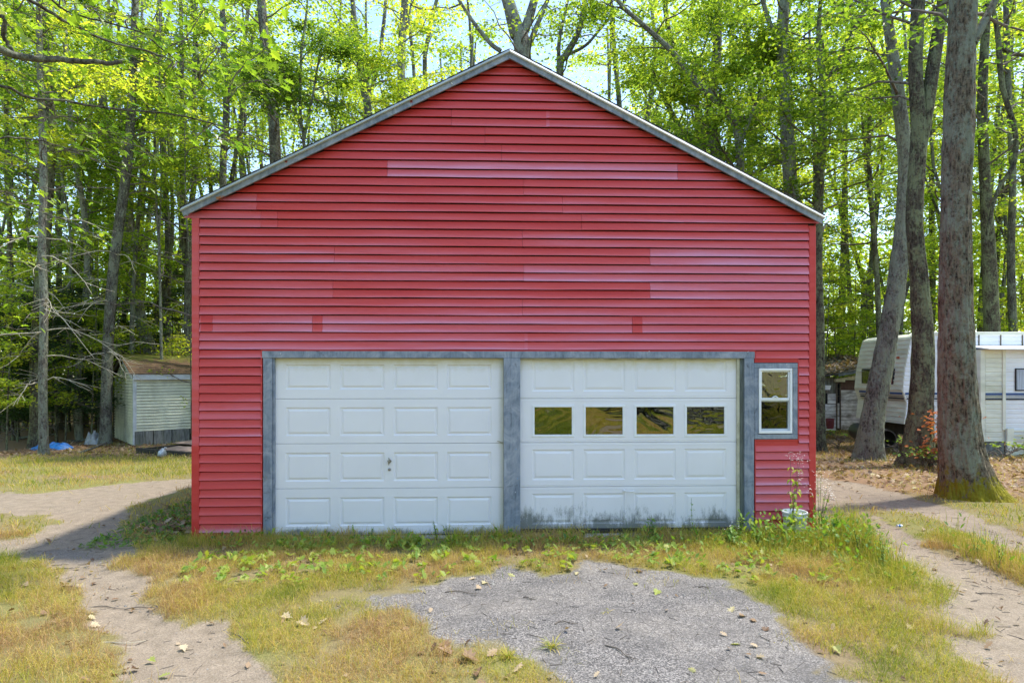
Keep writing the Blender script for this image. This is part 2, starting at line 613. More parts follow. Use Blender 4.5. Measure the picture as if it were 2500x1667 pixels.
M['ply'] = m_plain('weathered_plywood', (0.20, 0.21, 0.19), 0.9, 0.35, 7, 0.3, dirt=(0.07, 0.085, 0.04), dirt_amt=0.5, stretch=(3, 3, 0.5))
M['peel'] = m_plain('peeling_white_clapboard', (0.74, 0.76, 0.76), 0.8, 0.2, 5, 0.3, dirt=(0.11, 0.10, 0.07), dirt_amt=0.62, stretch=(1, 1, 2.4))
M['oldwood'] = m_plain('old_grey_wood', (0.14, 0.12, 0.09), 0.9, 0.4, 8, 0.4, dirt=(0.05, 0.05, 0.02), dirt_amt=0.5)
M['rustboard'] = m_plain('brown_deck_plate', (0.36, 0.25, 0.20), 0.75, 0.3, 6, 0.3, dirt=(0.10, 0.055, 0.03), dirt_amt=0.5)
M['darkframe'] = m_plain('dark_frame', (0.035, 0.032, 0.025), 0.8, 0.4, 9, 0.2)
M['brownsheet'] = m_plain('brown_sheet', (0.12, 0.065, 0.055), 0.6, 0.3, 6, 0.4)
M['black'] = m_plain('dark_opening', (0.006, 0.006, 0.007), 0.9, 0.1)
M['rv'] = m_plain('rv_white_metal', (0.82, 0.84, 0.88), 0.42, 0.06, 2.0, dirt=(0.42, 0.43, 0.34), dirt_amt=0.3, stretch=(1, 1, 1.5))
M['rv_cream'] = m_plain('rv_aged_metal', (0.76, 0.77, 0.66), 0.5, 0.08, 2.2, dirt=(0.36, 0.37, 0.24), dirt_amt=0.4, stretch=(0.7, 0.7, 3))
M['rv_blue'] = m_plain('rv_blue_stripe', (0.03, 0.085, 0.26), 0.4, 0.1)
M['rv_navy'] = m_plain('rv_navy_stripe', (0.016, 0.025, 0.06), 0.4, 0.1)
M['rv_glass'] = m_glass('rv_window_glass', 0.2, (0.4, 0.42, 0.45), 0.1)
M['curtain'] = m_plain('pale_curtain', (0.45, 0.50, 0.58), 0.9, 0.25, 5, stretch=(8, 1, 0.4))
M['tarp'] = m_plain('blue_tarp', (0.02, 0.17, 0.50), 0.45, 0.25, 6, 0.4)
M['pipe'] = m_plain('black_plastic_pipe', (0.02, 0.022, 0.028), 0.4, 0.2)
M['bucket'] = m_plain('white_bucket_plastic', (0.72, 0.74, 0.72), 0.35, 0.08, 4, dirt=(0.36, 0.35, 0.24), dirt_amt=0.35)
M['red_plastic'] = m_plain('dark_red_plastic', (0.13, 0.02, 0.03), 0.5, 0.2)
M['clear'] = m_plain('cloudy_plastic', (0.42, 0.48, 0.50), 0.25, 0.3, 12)
M['amber'] = m_plain('amber_lens', (0.42, 0.07, 0.02), 0.35, 0.1)
M['scrap'] = m_plain('torn_white_sheet', (0.38, 0.40, 0.39), 0.7, 0.2, 7)
M['bark_grey'] = m_bark('grey_oak_bark', (0.03, 0.028, 0.022), (0.125, 0.115, 0.095), (0.27, 0.29, 0.21), 0.5)
M['bark_lichen'] = m_bark('lichened_bark', (0.035, 0.032, 0.025), (0.18, 0.165, 0.135), (0.31, 0.34, 0.25), 0.8)
M['bark_dark'] = m_bark('dark_pine_bark', (0.018, 0.015, 0.010), (0.10, 0.086, 0.062), (0.24, 0.27, 0.15), 0.6)
M['bark_big'] = m_bark('big_oak_bark', (0.018, 0.014, 0.009), (0.18, 0.148, 0.104), (0.26, 0.29, 0.22), 0.6, 1.0, moss=(0.30, 0.27, 0.02))
M['twig'] = m_plain('grey_twig', (0.13, 0.11, 0.09), 0.9, 0.35, 12)
M['deadtwig'] = m_plain('pale_dead_twig', (0.42, 0.38, 0.29), 0.9, 0.3, 9)
G1 = [(0.0, (0.030, 0.062, 0.014)), (0.35, (0.082, 0.142, 0.020)), (0.7, (0.20, 0.265, 0.032)), (1.0, (0.38, 0.39, 0.055))]
M['leaf'] = m_leaf('oak_leaf_green', G1, 0.55, 0.42, 1.15)
M['leaf_pale'] = m_leaf('maple_leaf_green', [(0.0, (0.055, 0.105, 0.018)), (0.5, (0.17, 0.25, 0.030)), (1.0, (0.42, 0.41, 0.06))], 0.6, 0.42, 1.15)
M['needle'] = m_leaf('hemlock_needles', [(0.0, (0.012, 0.035, 0.012)), (1.0, (0.06, 0.12, 0.03))], 0.3, 0.6, 0.8)
M['leaf_near'] = m_leaf('near_oak_leaf', [(0.0, (0.06, 0.13, 0.02)), (0.6, (0.20, 0.28, 0.03)), (1.0, (0.38, 0.40, 0.05))], 0.55, 0.3, 1.1)
M['weed'] = m_leaf('weed_leaf', [(0.0, (0.06, 0.14, 0.03)), (0.6, (0.17, 0.28, 0.04)), (1.0, (0.34, 0.38, 0.06))], 0.4, 0.5, 0.8)
M['deadleaf'] = m_leaf('fallen_leaf_brown', [(0.0, (0.09, 0.05, 0.03)), (0.5, (0.27, 0.175, 0.105)), (0.85, (0.52, 0.42, 0.29)), (1.0, (0.30, 0.34, 0.08))], 0.25, 0.6, 0.7)
M['orangeleaf'] = m_leaf('orange_dead_leaf', [(0.0, (0.26, 0.07, 0.03)), (1.0, (0.50, 0.19, 0.08))], 0.35, 0.6, 0.8)
M['grass'] = m_leaf('grass_blade', [(0.0, (0.12, 0.19, 0.02)), (0.3, (0.32, 0.34, 0.03)), (0.55, (0.52, 0.43, 0.08)), (0.8, (0.60, 0.43, 0.17)), (1.0, (0.40, 0.24, 0.13))], 0.4, 0.6, 0.6)
M['petal'] = m_plain('white_petal', (0.75, 0.74, 0.72), 0.6, 0.1)
M['stone'] = m_plain('pebble', (0.24, 0.23, 0.21), 0.9, 0.35, 9)
M['ground'] = m_ground()

# ------------------------------------------------------------------ ground: one grid, split into ground, dirt track and asphalt
trackL = [(300, 1600), (250, 1500), (205, 1420), (150, 1345), (60, 1280), (-80, 1262), (-80, 1232), (60, 1236), (118, 1200), (70, 1176), (-80, 1180), (-80, 1128), (100, 1130),
          (250, 1112), (442, 1097), (600, 1085), (600, 1110), (442, 1118), (370, 1135), (318, 1165), (285, 1210), (296, 1260), (310, 1310), (360, 1375), (450, 1428), (560, 1480), (650, 1568), (720, 1650), (330, 1650)]
trackR = [(1700, 1085), (1890, 1098), (1990, 1110), (2100, 1140), (2230, 1180), (2352, 1232), (2500, 1300), (2500, 1350), (2352, 1283), (2230, 1225), (2110, 1175), (2010, 1165), (1940, 1150), (1985, 1180),
          (2080, 1222), (2180, 1285), (2352, 1352), (2560, 1440), (2560, 1700), (2352, 1568), (2270, 1480), (2200, 1390), (2100, 1305), (2010, 1240), (1930, 1195), (1885, 1180), (1700, 1150)]
asph = [(740, 1378), (850, 1348), (1000, 1335), (1150, 1306), (1300, 1299), (1500, 1310), (1650, 1345), (1780, 1398), (1830, 1455), (1885, 1515), (1960, 1568), (2060, 1680),
        (1250, 1680), (1190, 1545), (1090, 1470), (1000, 1430), (860, 1402)]
shade_gravelL = [(40, 1250), (110, 1240), (230, 1235), (320, 1262), (310, 1300), (200, 1320), (110, 1310), (0, 1285)]  # grey patch painted for the gable's shadow on the track, toned like gravel


def poly_w(pts):
    return np.array([G(px, py) for px, py in pts])


def sdist(poly, x, y):
    """signed distance, positive inside"""
    inside = np.zeros(x.shape, bool)
    d = np.full(x.shape, 1e9)
    n = len(poly)
    for i in range(n):
        x0, y0 = poly[i]
        x1, y1 = poly[(i + 1) % n]
        dx, dy = x1 - x0, y1 - y0
        t = np.clip(((x - x0) * dx + (y - y0) * dy) / (dx * dx + dy * dy + 1e-12), 0, 1)
        d = np.minimum(d, np.hypot(x - (x0 + t * dx), y - (y0 + t * dy)))
        c = ((y0 > y) != (y1 > y)) & (x < (x1 - x0) * (y - y0) / (y1 - y0 + 1e-12) + x0)
        inside ^= c
    return np.where(inside, d, -d)


P_L, P_R, P_A, P_SHADE = poly_w(trackL), poly_w(trackR), poly_w(asph), poly_w(shade_gravelL)


def masks(x, y):
    wob = (fbm(x * 2.2, y * 2.2, 21) - 0.5) * 0.75 + (fbm(x * 9, y * 9, 22, 3) - 0.5) * 0.25
    near = (y > 0.5) & (y < 40) & (np.abs(x) < 30)
    dl = np.full(x.shape, -9.0)
    da, d_shade = dl.copy(), dl.copy()
    xs, ys = x[near], y[near]
    dl[near] = np.maximum(sdist(P_L, xs, ys), sdist(P_R, xs, ys) + 0.13)
    da[near] = sdist(P_A, xs, ys)
    d_shade[near] = sdist(P_SHADE, xs, ys)
    dirt = smooth(-0.22, 0.22, dl - 0.05 + wob * 0.85)
    asp = np.maximum(smooth(-0.28, 0.28, da + wob * 1.15), 0.5 * smooth(-0.1, 0.5, d_shade + wob * 0.7))
    # woodland floor: leaf litter
    r_lit = smooth(2.5, 4.2, x) * smooth(9.4, 10.6, y + wob * 1.5)
    l_lit = smooth(-3.0, -4.5, x) * smooth(16.5, 18.5, y + wob * 2.0)
    behind = smooth(0.0, -4.0, y)
    under = smooth(-5.2, -3.9, x) * smooth(-3.6, -3.9, x) * smooth(7.0, 7.6, y) * smooth(12.5, 11, y)
    litter = np.clip(np.maximum.reduce([r_lit * smooth(-6, 0, y), l_lit * smooth(-6, 0, y), behind * 0.1, under * 0.9]), 0, 1) * (1 - dirt * 0.8)
    green = np.clip(0.25 + (fbm(x * 0.9, y * 0.9, 31) - 0.35) * 2.0, 0, 1) * (1 - litter)
    return dirt, asp, litter, green, dl, da


xs = np.concatenate([-np.geomspace(170, 9.2, 34), np.arange(-9, 11.01, 0.055), np.geomspace(11.3, 170, 34)])
ys = np.concatenate([-np.geomspace(170, 0.6, 30), np.arange(0.0, 1.9, 0.2), np.arange(1.9, 13.0, 0.055), np.arange(13, 24, 0.22), np.geomspace(24.3, 220, 30)])
X, Y = np.meshgrid(xs, ys)
nx, ny = len(xs), len(ys)
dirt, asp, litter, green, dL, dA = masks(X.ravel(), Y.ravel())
Zg = ground_z(X.ravel(), Y.ravel())
ZT = Zg - 0.035 * dirt + 0.012 * (fbm(X.ravel() * 6, Y.ravel() * 6, 9) - 0.5) * (1 - asp)
co = np.stack([X.ravel(), Y.ravel(), ZT], 1)
i = (np.arange(ny - 1)[:, None] * nx + np.arange(nx - 1)[None, :]).ravel()
quads = np.stack([i, i + 1, i + nx + 1, i + nx], 1)
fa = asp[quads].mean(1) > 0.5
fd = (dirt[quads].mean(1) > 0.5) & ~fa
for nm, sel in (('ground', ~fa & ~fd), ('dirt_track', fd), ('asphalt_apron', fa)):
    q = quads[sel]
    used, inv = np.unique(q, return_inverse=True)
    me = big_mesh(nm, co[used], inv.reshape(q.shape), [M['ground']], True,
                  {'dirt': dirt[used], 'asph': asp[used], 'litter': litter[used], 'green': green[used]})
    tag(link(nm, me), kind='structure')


def surf_z(x, y):
    d = masks(np.atleast_1d(np.asarray(x, float)), np.atleast_1d(np.asarray(y, float)))
    return ground_z(np.atleast_1d(x), np.atleast_1d(y)) - 0.035 * d[0]


# ------------------------------------------------------------------ garage
XL, YL = -3.814, 7.335
XR_, YR_ = 3.754, 7.61
TH = math.atan2(YR_ - YL, XR_ - XL)
WID = math.hypot(YR_ - YL, XR_ - XL)
ct, st = math.cos(TH), math.sin(TH)


def F(px, py, off=0.0):
    """facade coordinates (u, z) of the point seen at photograph pixel (px, py); off = metres in front of the wall plane"""
    dx, dz = (px - CX) / FPX, (HY - py) / FPX
    # plane: (p - P0) . n = off ; n = (st, -ct) outward
    n = (st, -ct)
    P0 = (XL, YL)
    t = (off + P0[0] * n[0] + P0[1] * n[1]) / (dx * n[0] + 1.0 * n[1])
    x, y, z = dx * t, t, EYE + dz * t
    return (x - XL) * ct + (y - YL) * st, z


garage = thing('garage', 'red vinyl-sided two-door garage with a steep gable and blue-grey trim', 'garage', (XL, YL, 0), TH)
CRS = 0.104                                     # exposed height of one siding course
Z0 = EYE - (852.3 - HY) * YL / FPX - 0.0        # height of the course line just above the door header
Z0 = EYE + (HY - 852.3) / FPX * YL
UA, ZA = F(1245, 119, 0.12)
ULE, ZLE = F(442, 506, 0.12)
URE, ZRE = F(2012, 525, 0.12)
RT = 0.115                                      # depth of the rake band, measured vertically


def roof_under(u):
    """height of the underside of the rake at facade coordinate u"""
    if u < UA:
        return ZLE + (ZA - ZLE) * (u - ULE) / (UA - ULE) - RT
    return ZRE + (ZA - ZRE) * (URE - u) / (URE - UA) - RT


def roof_span(z):
    """facade coordinates between which the wall stands at height z"""
    z = z + RT - 0.03
    a = ULE + (z - ZLE) / (ZA - ZLE) * (UA - ULE)
    b = URE - (z - ZRE) / (ZA - ZRE) * (URE - UA)
    return a, b


def panel_mesh(x0, x1, zb, n_c=2, clip=True, seed=0, lo=None, hi=None):
    """a double-course siding panel from x0 to x1 whose lower lip is at zb"""
    v, f, lipv = [], [], []
    for c in range(n_c):
        z0, z1 = zb + c * CRS, zb + (c + 1) * CRS
        ends = []
        for z in (z0, z1):
            a, b = x0, x1
            if clip:
                ra, rb = roof_span(z)
                a, b = max(a, ra), min(b, rb)
            ends.append((a, b))
        if min(ends[0][1] - ends[0][0], 9) < 0.02:
            break
        if ends[1][1] - ends[1][0] < 0.0:
            m_ = 0.5 * (ends[1][0] + ends[1][1])
            ends[1] = (m_, m_)
        n = max(2, int((ends[0][1] - ends[0][0]) / 0.45) + 1)
        b0 = len(v)
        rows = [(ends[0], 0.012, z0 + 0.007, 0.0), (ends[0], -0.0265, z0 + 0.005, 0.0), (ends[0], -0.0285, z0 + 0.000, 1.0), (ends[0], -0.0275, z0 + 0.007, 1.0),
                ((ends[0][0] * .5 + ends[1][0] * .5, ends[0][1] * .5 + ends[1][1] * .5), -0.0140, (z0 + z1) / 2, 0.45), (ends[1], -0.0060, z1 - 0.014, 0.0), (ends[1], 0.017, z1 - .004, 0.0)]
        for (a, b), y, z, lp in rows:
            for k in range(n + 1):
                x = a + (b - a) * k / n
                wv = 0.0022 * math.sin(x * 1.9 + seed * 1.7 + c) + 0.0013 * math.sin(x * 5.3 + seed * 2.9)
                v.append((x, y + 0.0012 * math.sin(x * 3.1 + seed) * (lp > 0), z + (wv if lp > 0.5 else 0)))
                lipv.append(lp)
        for r in range(len(rows) - 1):
            for k in range(n):
                q = b0 + r * (n + 1) + k
                f.append((q, q + 1, q + n + 2, q + n + 1))
        if not clip or True:                    # end returns, seen at the overlaps
            for k in (0, n):
                f.append(tuple(b0 + r * (n + 1) + k for r in range(len(rows))))
    if not v:
        return None
    me = bpy.data.meshes.new('siding_panel')
    me.from_pydata(v, [], f)
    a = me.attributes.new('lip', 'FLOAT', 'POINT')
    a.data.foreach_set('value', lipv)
    me.materials.append(M['vinyl'])
    me.update()
    return me


def siding(x0, x1, zb, fade, seed, clip=True, n_c=2, y=0.0):
    me = panel_mesh(x0, x1, zb, n_c, clip, seed)
    if me is None:
        return
    o = link('siding_panel', me, garage, (0, y, 0))
    o['fade'] = float(fade)
    return o


def UX(px2352, k):
    """facade coordinate of a joint seen at column px of the 2352 view on panel row k above the header"""
    z = Z0 + (2 * k - 1) * CRS
    py = HY - (z - EYE) * FPX / 7.47
    return F(px2352 * S, py, 0.01)[0]


PW = 0.088                                       # corner post width
rows_up = {1: [(1207, .34, .30)], 2: [(718, .36, .40), (1452, None, .42)], 3: [(1200, .20, .22)], 4: [(765, .22, .05), (1493, None, .50)],
           5: [(1203, .30, .45)], 6: [(768, .24, .16), (1493, None, .50)], 7: [(1200, .13, .22)], 8: [(600, .32, .20), (638, None, .05), (1336, None, .12)],
           9: [(590, .34, .04), (1292, None, .10)], 10: [(1203, .02, .14)], 11: [(890, .05, .52), (1556, None, .16)], 12: [(1152, .05, .10)],
           13: [(1114, .07, .11)], 14: [(1037, .12, .18), (1257, None, .24)], 15: [(1400, .16, .20)], 16: [], 17: [], 18: [], 19: []}
seed = 0
for k in range(1, 20):
    zb = Z0 + (2 * k - 2) * CRS
    js = rows_up.get(k, [])
    top = zb > EYE + (HY - 535) / FPX * YL - 0.06
    xa, xb = (-0.1, WID + 0.1) if top else (PW, WID - PW)
    if not top and zb + 2 * CRS > EYE + (HY - 535) / FPX * YL + 0.03:
        xa, xb = PW, WID - PW
    if k == 8:
        xa, xb = -0.095, WID + 0.095
    xs_ = [xa] + [UX(j[0], k) for j in js] + [xb]
    fades = [js[0][1] if js else .10 + .02 * (k % 3)] + [j[2] for j in js]
    for a, b, fd_ in zip(xs_[:-1], xs_[1:], fades):
        seed += 1
        fd_ = fd_ if fd_ is not None else 0.1
        if k == 8:
            siding(max(a, PW) + 0.0015, min(b, WID - PW) - 0.0015, zb, fd_, seed, True, 1, y=-0.0012 * (seed % 2))
            siding(a + 0.0015, b - 0.0015, zb + CRS, fd_, seed, True, 1, y=-0.0012 * (seed % 2))
            continue
        o = siding(a + 0.0015, b - 0.0015 if b != xb else b, zb, fd_ * 1.0, seed, True, y=-0.0012 * (seed % 2))
# darker unfaded patches where a clip once covered the panel ends
for (pa, pb, k) in ((718, 741, 2), (1452, 1475, 2), (462, 489, 2)):
    zb = Z0 + (2 * k - 2) * CRS
    siding(UX(pa, k) + .002, UX(pb, k), zb, -0.05, 91 + k, False, y=-0.004)
for (pa, pb, k) in ((1254, 1262, 14), (1204, 1212, 1)):
    siding(UX(pa, k) + .002, UX(pb, k), Z0 + (2 * k - 2) * CRS, 0.42, 95, False, y=-0.004)

# below the header: the strip left of the doors and the strip right of them
uJL = F(642, 1000)[0]
uJR = F(1843, 1150)[0]
lowf = [.02, .0, .10, .22, .26, .04, .03, .02, .05, .02, .30]
for r in range(11):
    zb = Z0 - (2 * r + 2) * CRS
    nc = 2
    if zb < 0.05:
        zb, nc = zb + CRS, 1
    siding(PW, uJL, zb, lowf[r] + .04, 40 + r, False, nc)
lowr = [.20, .22, .24, .22, .24, .26, .36, .44, .46, .40, .30]
uWL, zWT = F(1838.7, 886.4)
uWR, zWB = F(1945, 1070.7)
for r in range(11):
    zb = Z0 - (2 * r + 2) * CRS
    nc = 2
    if zb < 0.05:
        zb, nc = zb + CRS, 1
    if r == 0:
        siding(uJR, WID - PW, zb + CRS, lowr[r], 60, False, 1)
        siding(uWR + .018, WID - PW, zb, lowr[r], 61, False, 1)
    elif zb + 2 * CRS < zWB - 0.01:
        siding(uJR, WID - PW, zb, lowr[r], 60 + r, False, nc)
    elif zb < zWB - 0.01:
        siding(uWR + .018, WID - PW, zb + CRS, lowr[r], 60 + r, False, 1)
        siding(uJR, WID - PW, zb, lowr[r], 75 + r, False, 1)
    else:
        siding(uWR + .018, WID - PW, zb, lowr[r], 60 + r, False, 2)
# faded blotch edges on the right strip
for (pa, pb, py) in ((1893, 1975, 1125), (1913, 1975, 1145)):
    z = EYE + (HY - py) / FPX * 7.6

# sheathing behind the siding, with the openings left free
uD1a, uD1b = F(668, 1000)[0], F(1231, 1000)[0]
uD2a, uD2b = F(1268, 1000)[0], F(1812, 1000)[0]
zHb = F(900, 874)[1]
DEPTH = 8.6
wm = MB()
wm.box((0.0, 0.03, zHb + .01), (WID, 0.12, 2.0 + 1.86))
wm.prism([(0.0, 3.86), (WID, 3.86), (UA + 0.02, ZA - RT - 0.02)], 0.03, 0.12)
wm.box((0.0, 0.03, 0.0), (uD1a - .02, 0.12, zHb + .01))
wm.box((uD1b + .01, 0.03, 0.0), (uD2a - .01, 0.12, zHb + .01))
wm.box((uD2b + .01, 0.03, 0.0), (uWL + .03, 0.12, zHb + .01))
wm.box((uWL + .03, 0.03, 0.0), (uWR - .03, 0.12, zWB + .03))
wm.box((uWL + .03, 0.03, zWT - .03), (uWR - .03, 0.12, zHb + .01))
wm.box((uWR - .03, 0.03, 0.0), (WID, 0.12, zHb + .01))
wm.build('front_wall', M['inside'], garage)
ZE = ZLE - 0.13
for nm, u0, sgn in (('side_wall', 0.0, 1), ('side_wall', WID, -1)):
    b = MB()
    b.box((min(u0 + sgn * .01, u0 + sgn * .12), 0.125, 0.0), (max(u0 + sgn * .01, u0 + sgn * .12), DEPTH, ZE))
    for q in range(int(ZE / CRS)):
        z = 0.06 + q * CRS
        xa, xb, xo = u0 + sgn * 0.008, u0 - sgn * 0.014, u0 - sgn * 0.002
        b.add([(xa, 0.05, z), (xb, 0.05, z), (xo, 0.05, z + CRS), (xa, DEPTH, z), (xb, DEPTH, z), (xo, DEPTH, z + CRS)],
              [(0, 1, 4, 3), (1, 2, 5, 4), (0, 2, 1), (3, 4, 5)])
    o = b.build(nm, M['vinyl'], garage)
    o['fade'] = 0.12
b = MB()
b.prism([(0, 0), (WID, 0), (WID, ZE), (UA, ZA - .15), (0, ZE)], DEPTH, DEPTH + 0.1)
o = b.build('back_wall', M['vinyl'], garage)
o['fade'] = 0.12
MB().box((0.05, 0.15, -0.05), (WID - .05, DEPTH, 0.004)).build('floor_slab', M['concrete'], garage)
# roof slopes with shingle courses
for sgn, (ue, ze) in ((-1, (ULE, ZLE)), (1, (URE, ZRE))):
    d = np.array([ue - UA, ze - ZA])
    L = np.hypot(*d)
    d /= L
    nrm = np.array([-d[1], d[0]]) * (1 if d[0] < 0 else -1)
    if nrm[1] < 0:
        nrm = -nrm
    b = MB()
    a0, a1 = np.array([UA, ZA]), np.array([ue, ze])
    lo0, lo1 = a0 - nrm * 0.03, a1 - nrm * 0.03
    b.prism([tuple(lo0), tuple(lo1), tuple(a1 - nrm * 0.004), tuple(a0 - nrm * 0.004)], -0.105, DEPTH + 0.2)
    b.build('roof_deck', M['oldwood'], garage)
    b = MB()
    ncs = 32
    for q in range(ncs):
        s0, s1 = L * q / ncs, L * (q + 1) / ncs + 0.02
        p0, p1 = a0 + d * s0 + nrm * 0.004, a0 + d * s1 + nrm * 0.010
        jig = 0.006 * math.sin(q * 3.7)
        b.prism([tuple(p0), tuple(p1), tuple(p1 + nrm * 0.007), tuple(p0 + nrm * 0.005)], -0.106 - abs(jig), DEPTH + 0.22)
    o = b.build('shingles', M['shingle'], garage)
    # eave soffit
    zf = ze - 0.012
    u_in, u_out = (0.0, ue + 0.045) if sgn < 0 else (WID, ue - 0.045)
    MB().box((min(u_in, u_out), -0.016, zf - 0.088), (max(u_in, u_out), DEPTH + .1, zf - 0.006)).build('soffit', M['vinyl'], garage)['fade'] = 0.03
    # rake board and drip edge
    hb, hd = 0.072, 0.043
    dv = np.array([0.0, 1.0])
    t0, t1 = a0, a1

    def down(p, h):
        return (float(p[0]), float(p[1] - h))
    b = MB()
    b.prism([down(t0, hd), down(t1, hd), down(t1 + d * -0.03, hd + hb), down(t0, hd + hb)], -0.118, -0.094)
    o = b.build('rake_board', M['rake'] if sgn < 0 else M['board'], garage)
    b = MB()
    n_seg = 2
    for q in range(n_seg):
        e0, e1 = t0 + (t1 - t0) * (q / n_seg), t0 + (t1 - t0) * ((q + 1) / n_seg)
        if q:
            e0 = e0 - d * 0.012
        yy = -0.127 - 0.0015 * q
        prof = [(0.003, -0.100), (0.000, yy + .020), (-hd + .006, yy - 0.022), (-hd - .002, yy - 0.023), (-hd - .007, yy - 0.018), (-hd - .006, yy + 0.01)]
        vs = [(float(e[0]), y, float(e[1] + h)) for e in (e0, e1) for h, y in prof]
        k_ = len(prof)
        b.add(vs, [(i_, i_ + 1, k_ + i_ + 1, k_ + i_) for i_ in range(k_ - 1)] + [tuple(range(k_))] + [tuple(range(k_, 2 * k_))])
    b.build('drip_edge', M['drip_shaded'] if sgn < 0 else M['drip'], garage, True)

# corner posts
zPL = F(478, 531)[1]
zPR = F(1975, 552)[1]
zj = F(478, 1088)[1]
b = MB().box((0.0, -0.022, zj), (PW - 0.003, 0.1, zPL)).build('corner_post', M['vinyl'], garage, bevel=0.004)
b['fade'] = 0.36
b = MB().box((-0.002, -0.026, -0.02), (PW, 0.1, zj + .004)).build('corner_post', M['vinyl'], garage, bevel=0.004)
b['fade'] = 0.02
b = MB().box((WID - PW + .003, -0.022, -0.02), (WID, 0.1, zPR)).build('corner_post', M['vinyl'], garage, bevel=0.004)
b['fade'] = 0.04
# red channel trim round the openings
b = MB()
zc0 = Z0 - 0.004
uh0, uh1 = F(642, 860)[0], F(1840, 860)[0]
b.box((uh0 - .004, -0.026, zc0 - .016), (uh1 + .012, 0.0, zc0 - .002))
b.box((uh0 - .016, -0.026, -0.01), (uh0 - .002, 0.0, zc0 - .002))
b.box((uh1 + .001, -0.026, zWT + .02), (uh1 + .012, 0.0, zc0 - .016))
b.box((uh1 + .001, -0.026, zWT + .008), (uWR + .016, 0.0, zWT + .02))
b.box((uWR + .004, -0.026, zWB - .018), (uWR + .016, 0.0, zWT + .008))
b.box((uJR - .012, -0.026, zWB - .018), (uWR + .004, 0.0, zWB - .006))
b.box((uJR - .012, -0.026, -0.01), (uJR - .001, 0.0, zWB - .018))
b.box((uJR, -0.010, zWT + .02), (uWR + .016, 0.02, Z0 - CRS + .012))
b.box((uJR, -0.010, zWB - .14), (uWR + .016, 0.02, zWB - .018))
b.build('channel_trim', M['vinyl'], garage)['fade'] = -0.02
MB().box((PW, -0.012, -.06), (uJL, 0.0, .07)).build('starter_strip', M['vinyl'], garage)['fade'] = 0.0
MB().box((uJR, -0.012, -.06), (WID - PW, 0.0, .10)).build('starter_strip', M['vinyl'], garage)['fade'] = 0.0

# blue-grey boards
zH1, zH0 = Z0 - 0.022, zHb
uc = F(1249, 865)[0]


def board(nm, a, b_, m='board', bev=0.003, label=None):
    o = MB().box(a, b_).build(nm, M[m], garage, bevel=bev, label=label)
    return o


board('header_board', (uh0, -0.034, zH0), (uc - .001, 0.03, zH1))
board('header_board', (uc + .001, -0.036, zH0), (uh1, 0.03, zH1))
u1, u2 = F(644.5, 1000)[0], F(666, 1000)[0]
board('jamb_board', (u1, -0.030, -.01), (u2, 0.03, zH0 - .001))
board('door_stop', (u2, -0.006, -.01), (uD1a + .012, 0.05, zH0 - .001), 'board')
u3, u4 = F(1229.5, 1000)[0], F(1269.8, 1000)[0]
board('centre_post', (u3, -0.045, -.01), (u4, 0.06, zH0 - .001))
u5, u6 = F(1815, 1000)[0], F(1837.5, 1000)[0]
board('jamb_board', (u5, -0.036, -.01), (u6 + .003, 0.03, zH0 - .001))
uq0, uq1 = F(1799.5, 1000)[0], F(1806.5, 1000)[0]
board('jamb_liner', (uq1 + .001, -0.008, -.01), (u5 - .001, 0.10, zH0 - .002), 'jamb_dark', 0)
board('door_stop', (uq0, 0.002, 0.03), (uq1, 0.06, zH0 - .002), 'stop')
board('door_stop', (u4 - .02, 0.012, zH0 - .022), (uq0 + .001, 0.06, zH0 - .001), 'stop', 0)

# nails, clips, chain ring on the boards
for (px, py, m) in ((1865, 858, 'nail'), (1581, 858, 'nail'), (1821, 859, 'nail'), (688, 863, 'nail'), (1462, 862, 'blueclip'), (1258, 1095, 'blueclip'), (1262, 1166, 'blueclip'), (1257, 1199, 'nail')):
    u, z = F(px, py)
    if px == 1865:
        u, z = F(1915, 889)
    MB().tube([(u, -0.052, z - .006), (u + .003, -0.058, z), (u + .009, -0.05, z + .006)], [.003, .004, .002], 6).build('nail' if m == 'nail' else 'clip', M[m], garage)
u, z = F(648, 1166)
rg = MB()
rg.tube([(u + .022 * math.cos(a) + .004, -.034, z + .026 * math.sin(a)) for a in np.linspace(0, 6.0, 14)], .0025, 5)
rg.build('wire_ring', M['steel'], garage)


def raised(b, x0, x1, z0, z1, bw, y_face, rec, rise):
    """sunk bevel then a raised field, filling the hole x0..x1, z0..z1 of a flat skin at y_face (outward is -y)"""
    rings = [(0, y_face), (bw * .22, y_face + rec * .85), (bw * .5, y_face + rec), (bw * 1.0, y_face + rise)]
    vs = []
    for ins, y in rings:
        vs += [(x0 + ins, y, z0 + ins), (x1 - ins, y, z0 + ins), (x1 - ins, y, z1 - ins), (x0 + ins, y, z1 - ins)]
    fs = []
    for r_ in range(len(rings) - 1):
        for k in range(4):
            a = r_ * 4
            fs.append((a + k, a + (k + 1) % 4, a + 4 + (k + 1) % 4, a + 4 + k))
    a = (len(rings) - 1) * 4
    fs.append((a, a + 1, a + 2, a + 3))
    b.add(vs, fs)


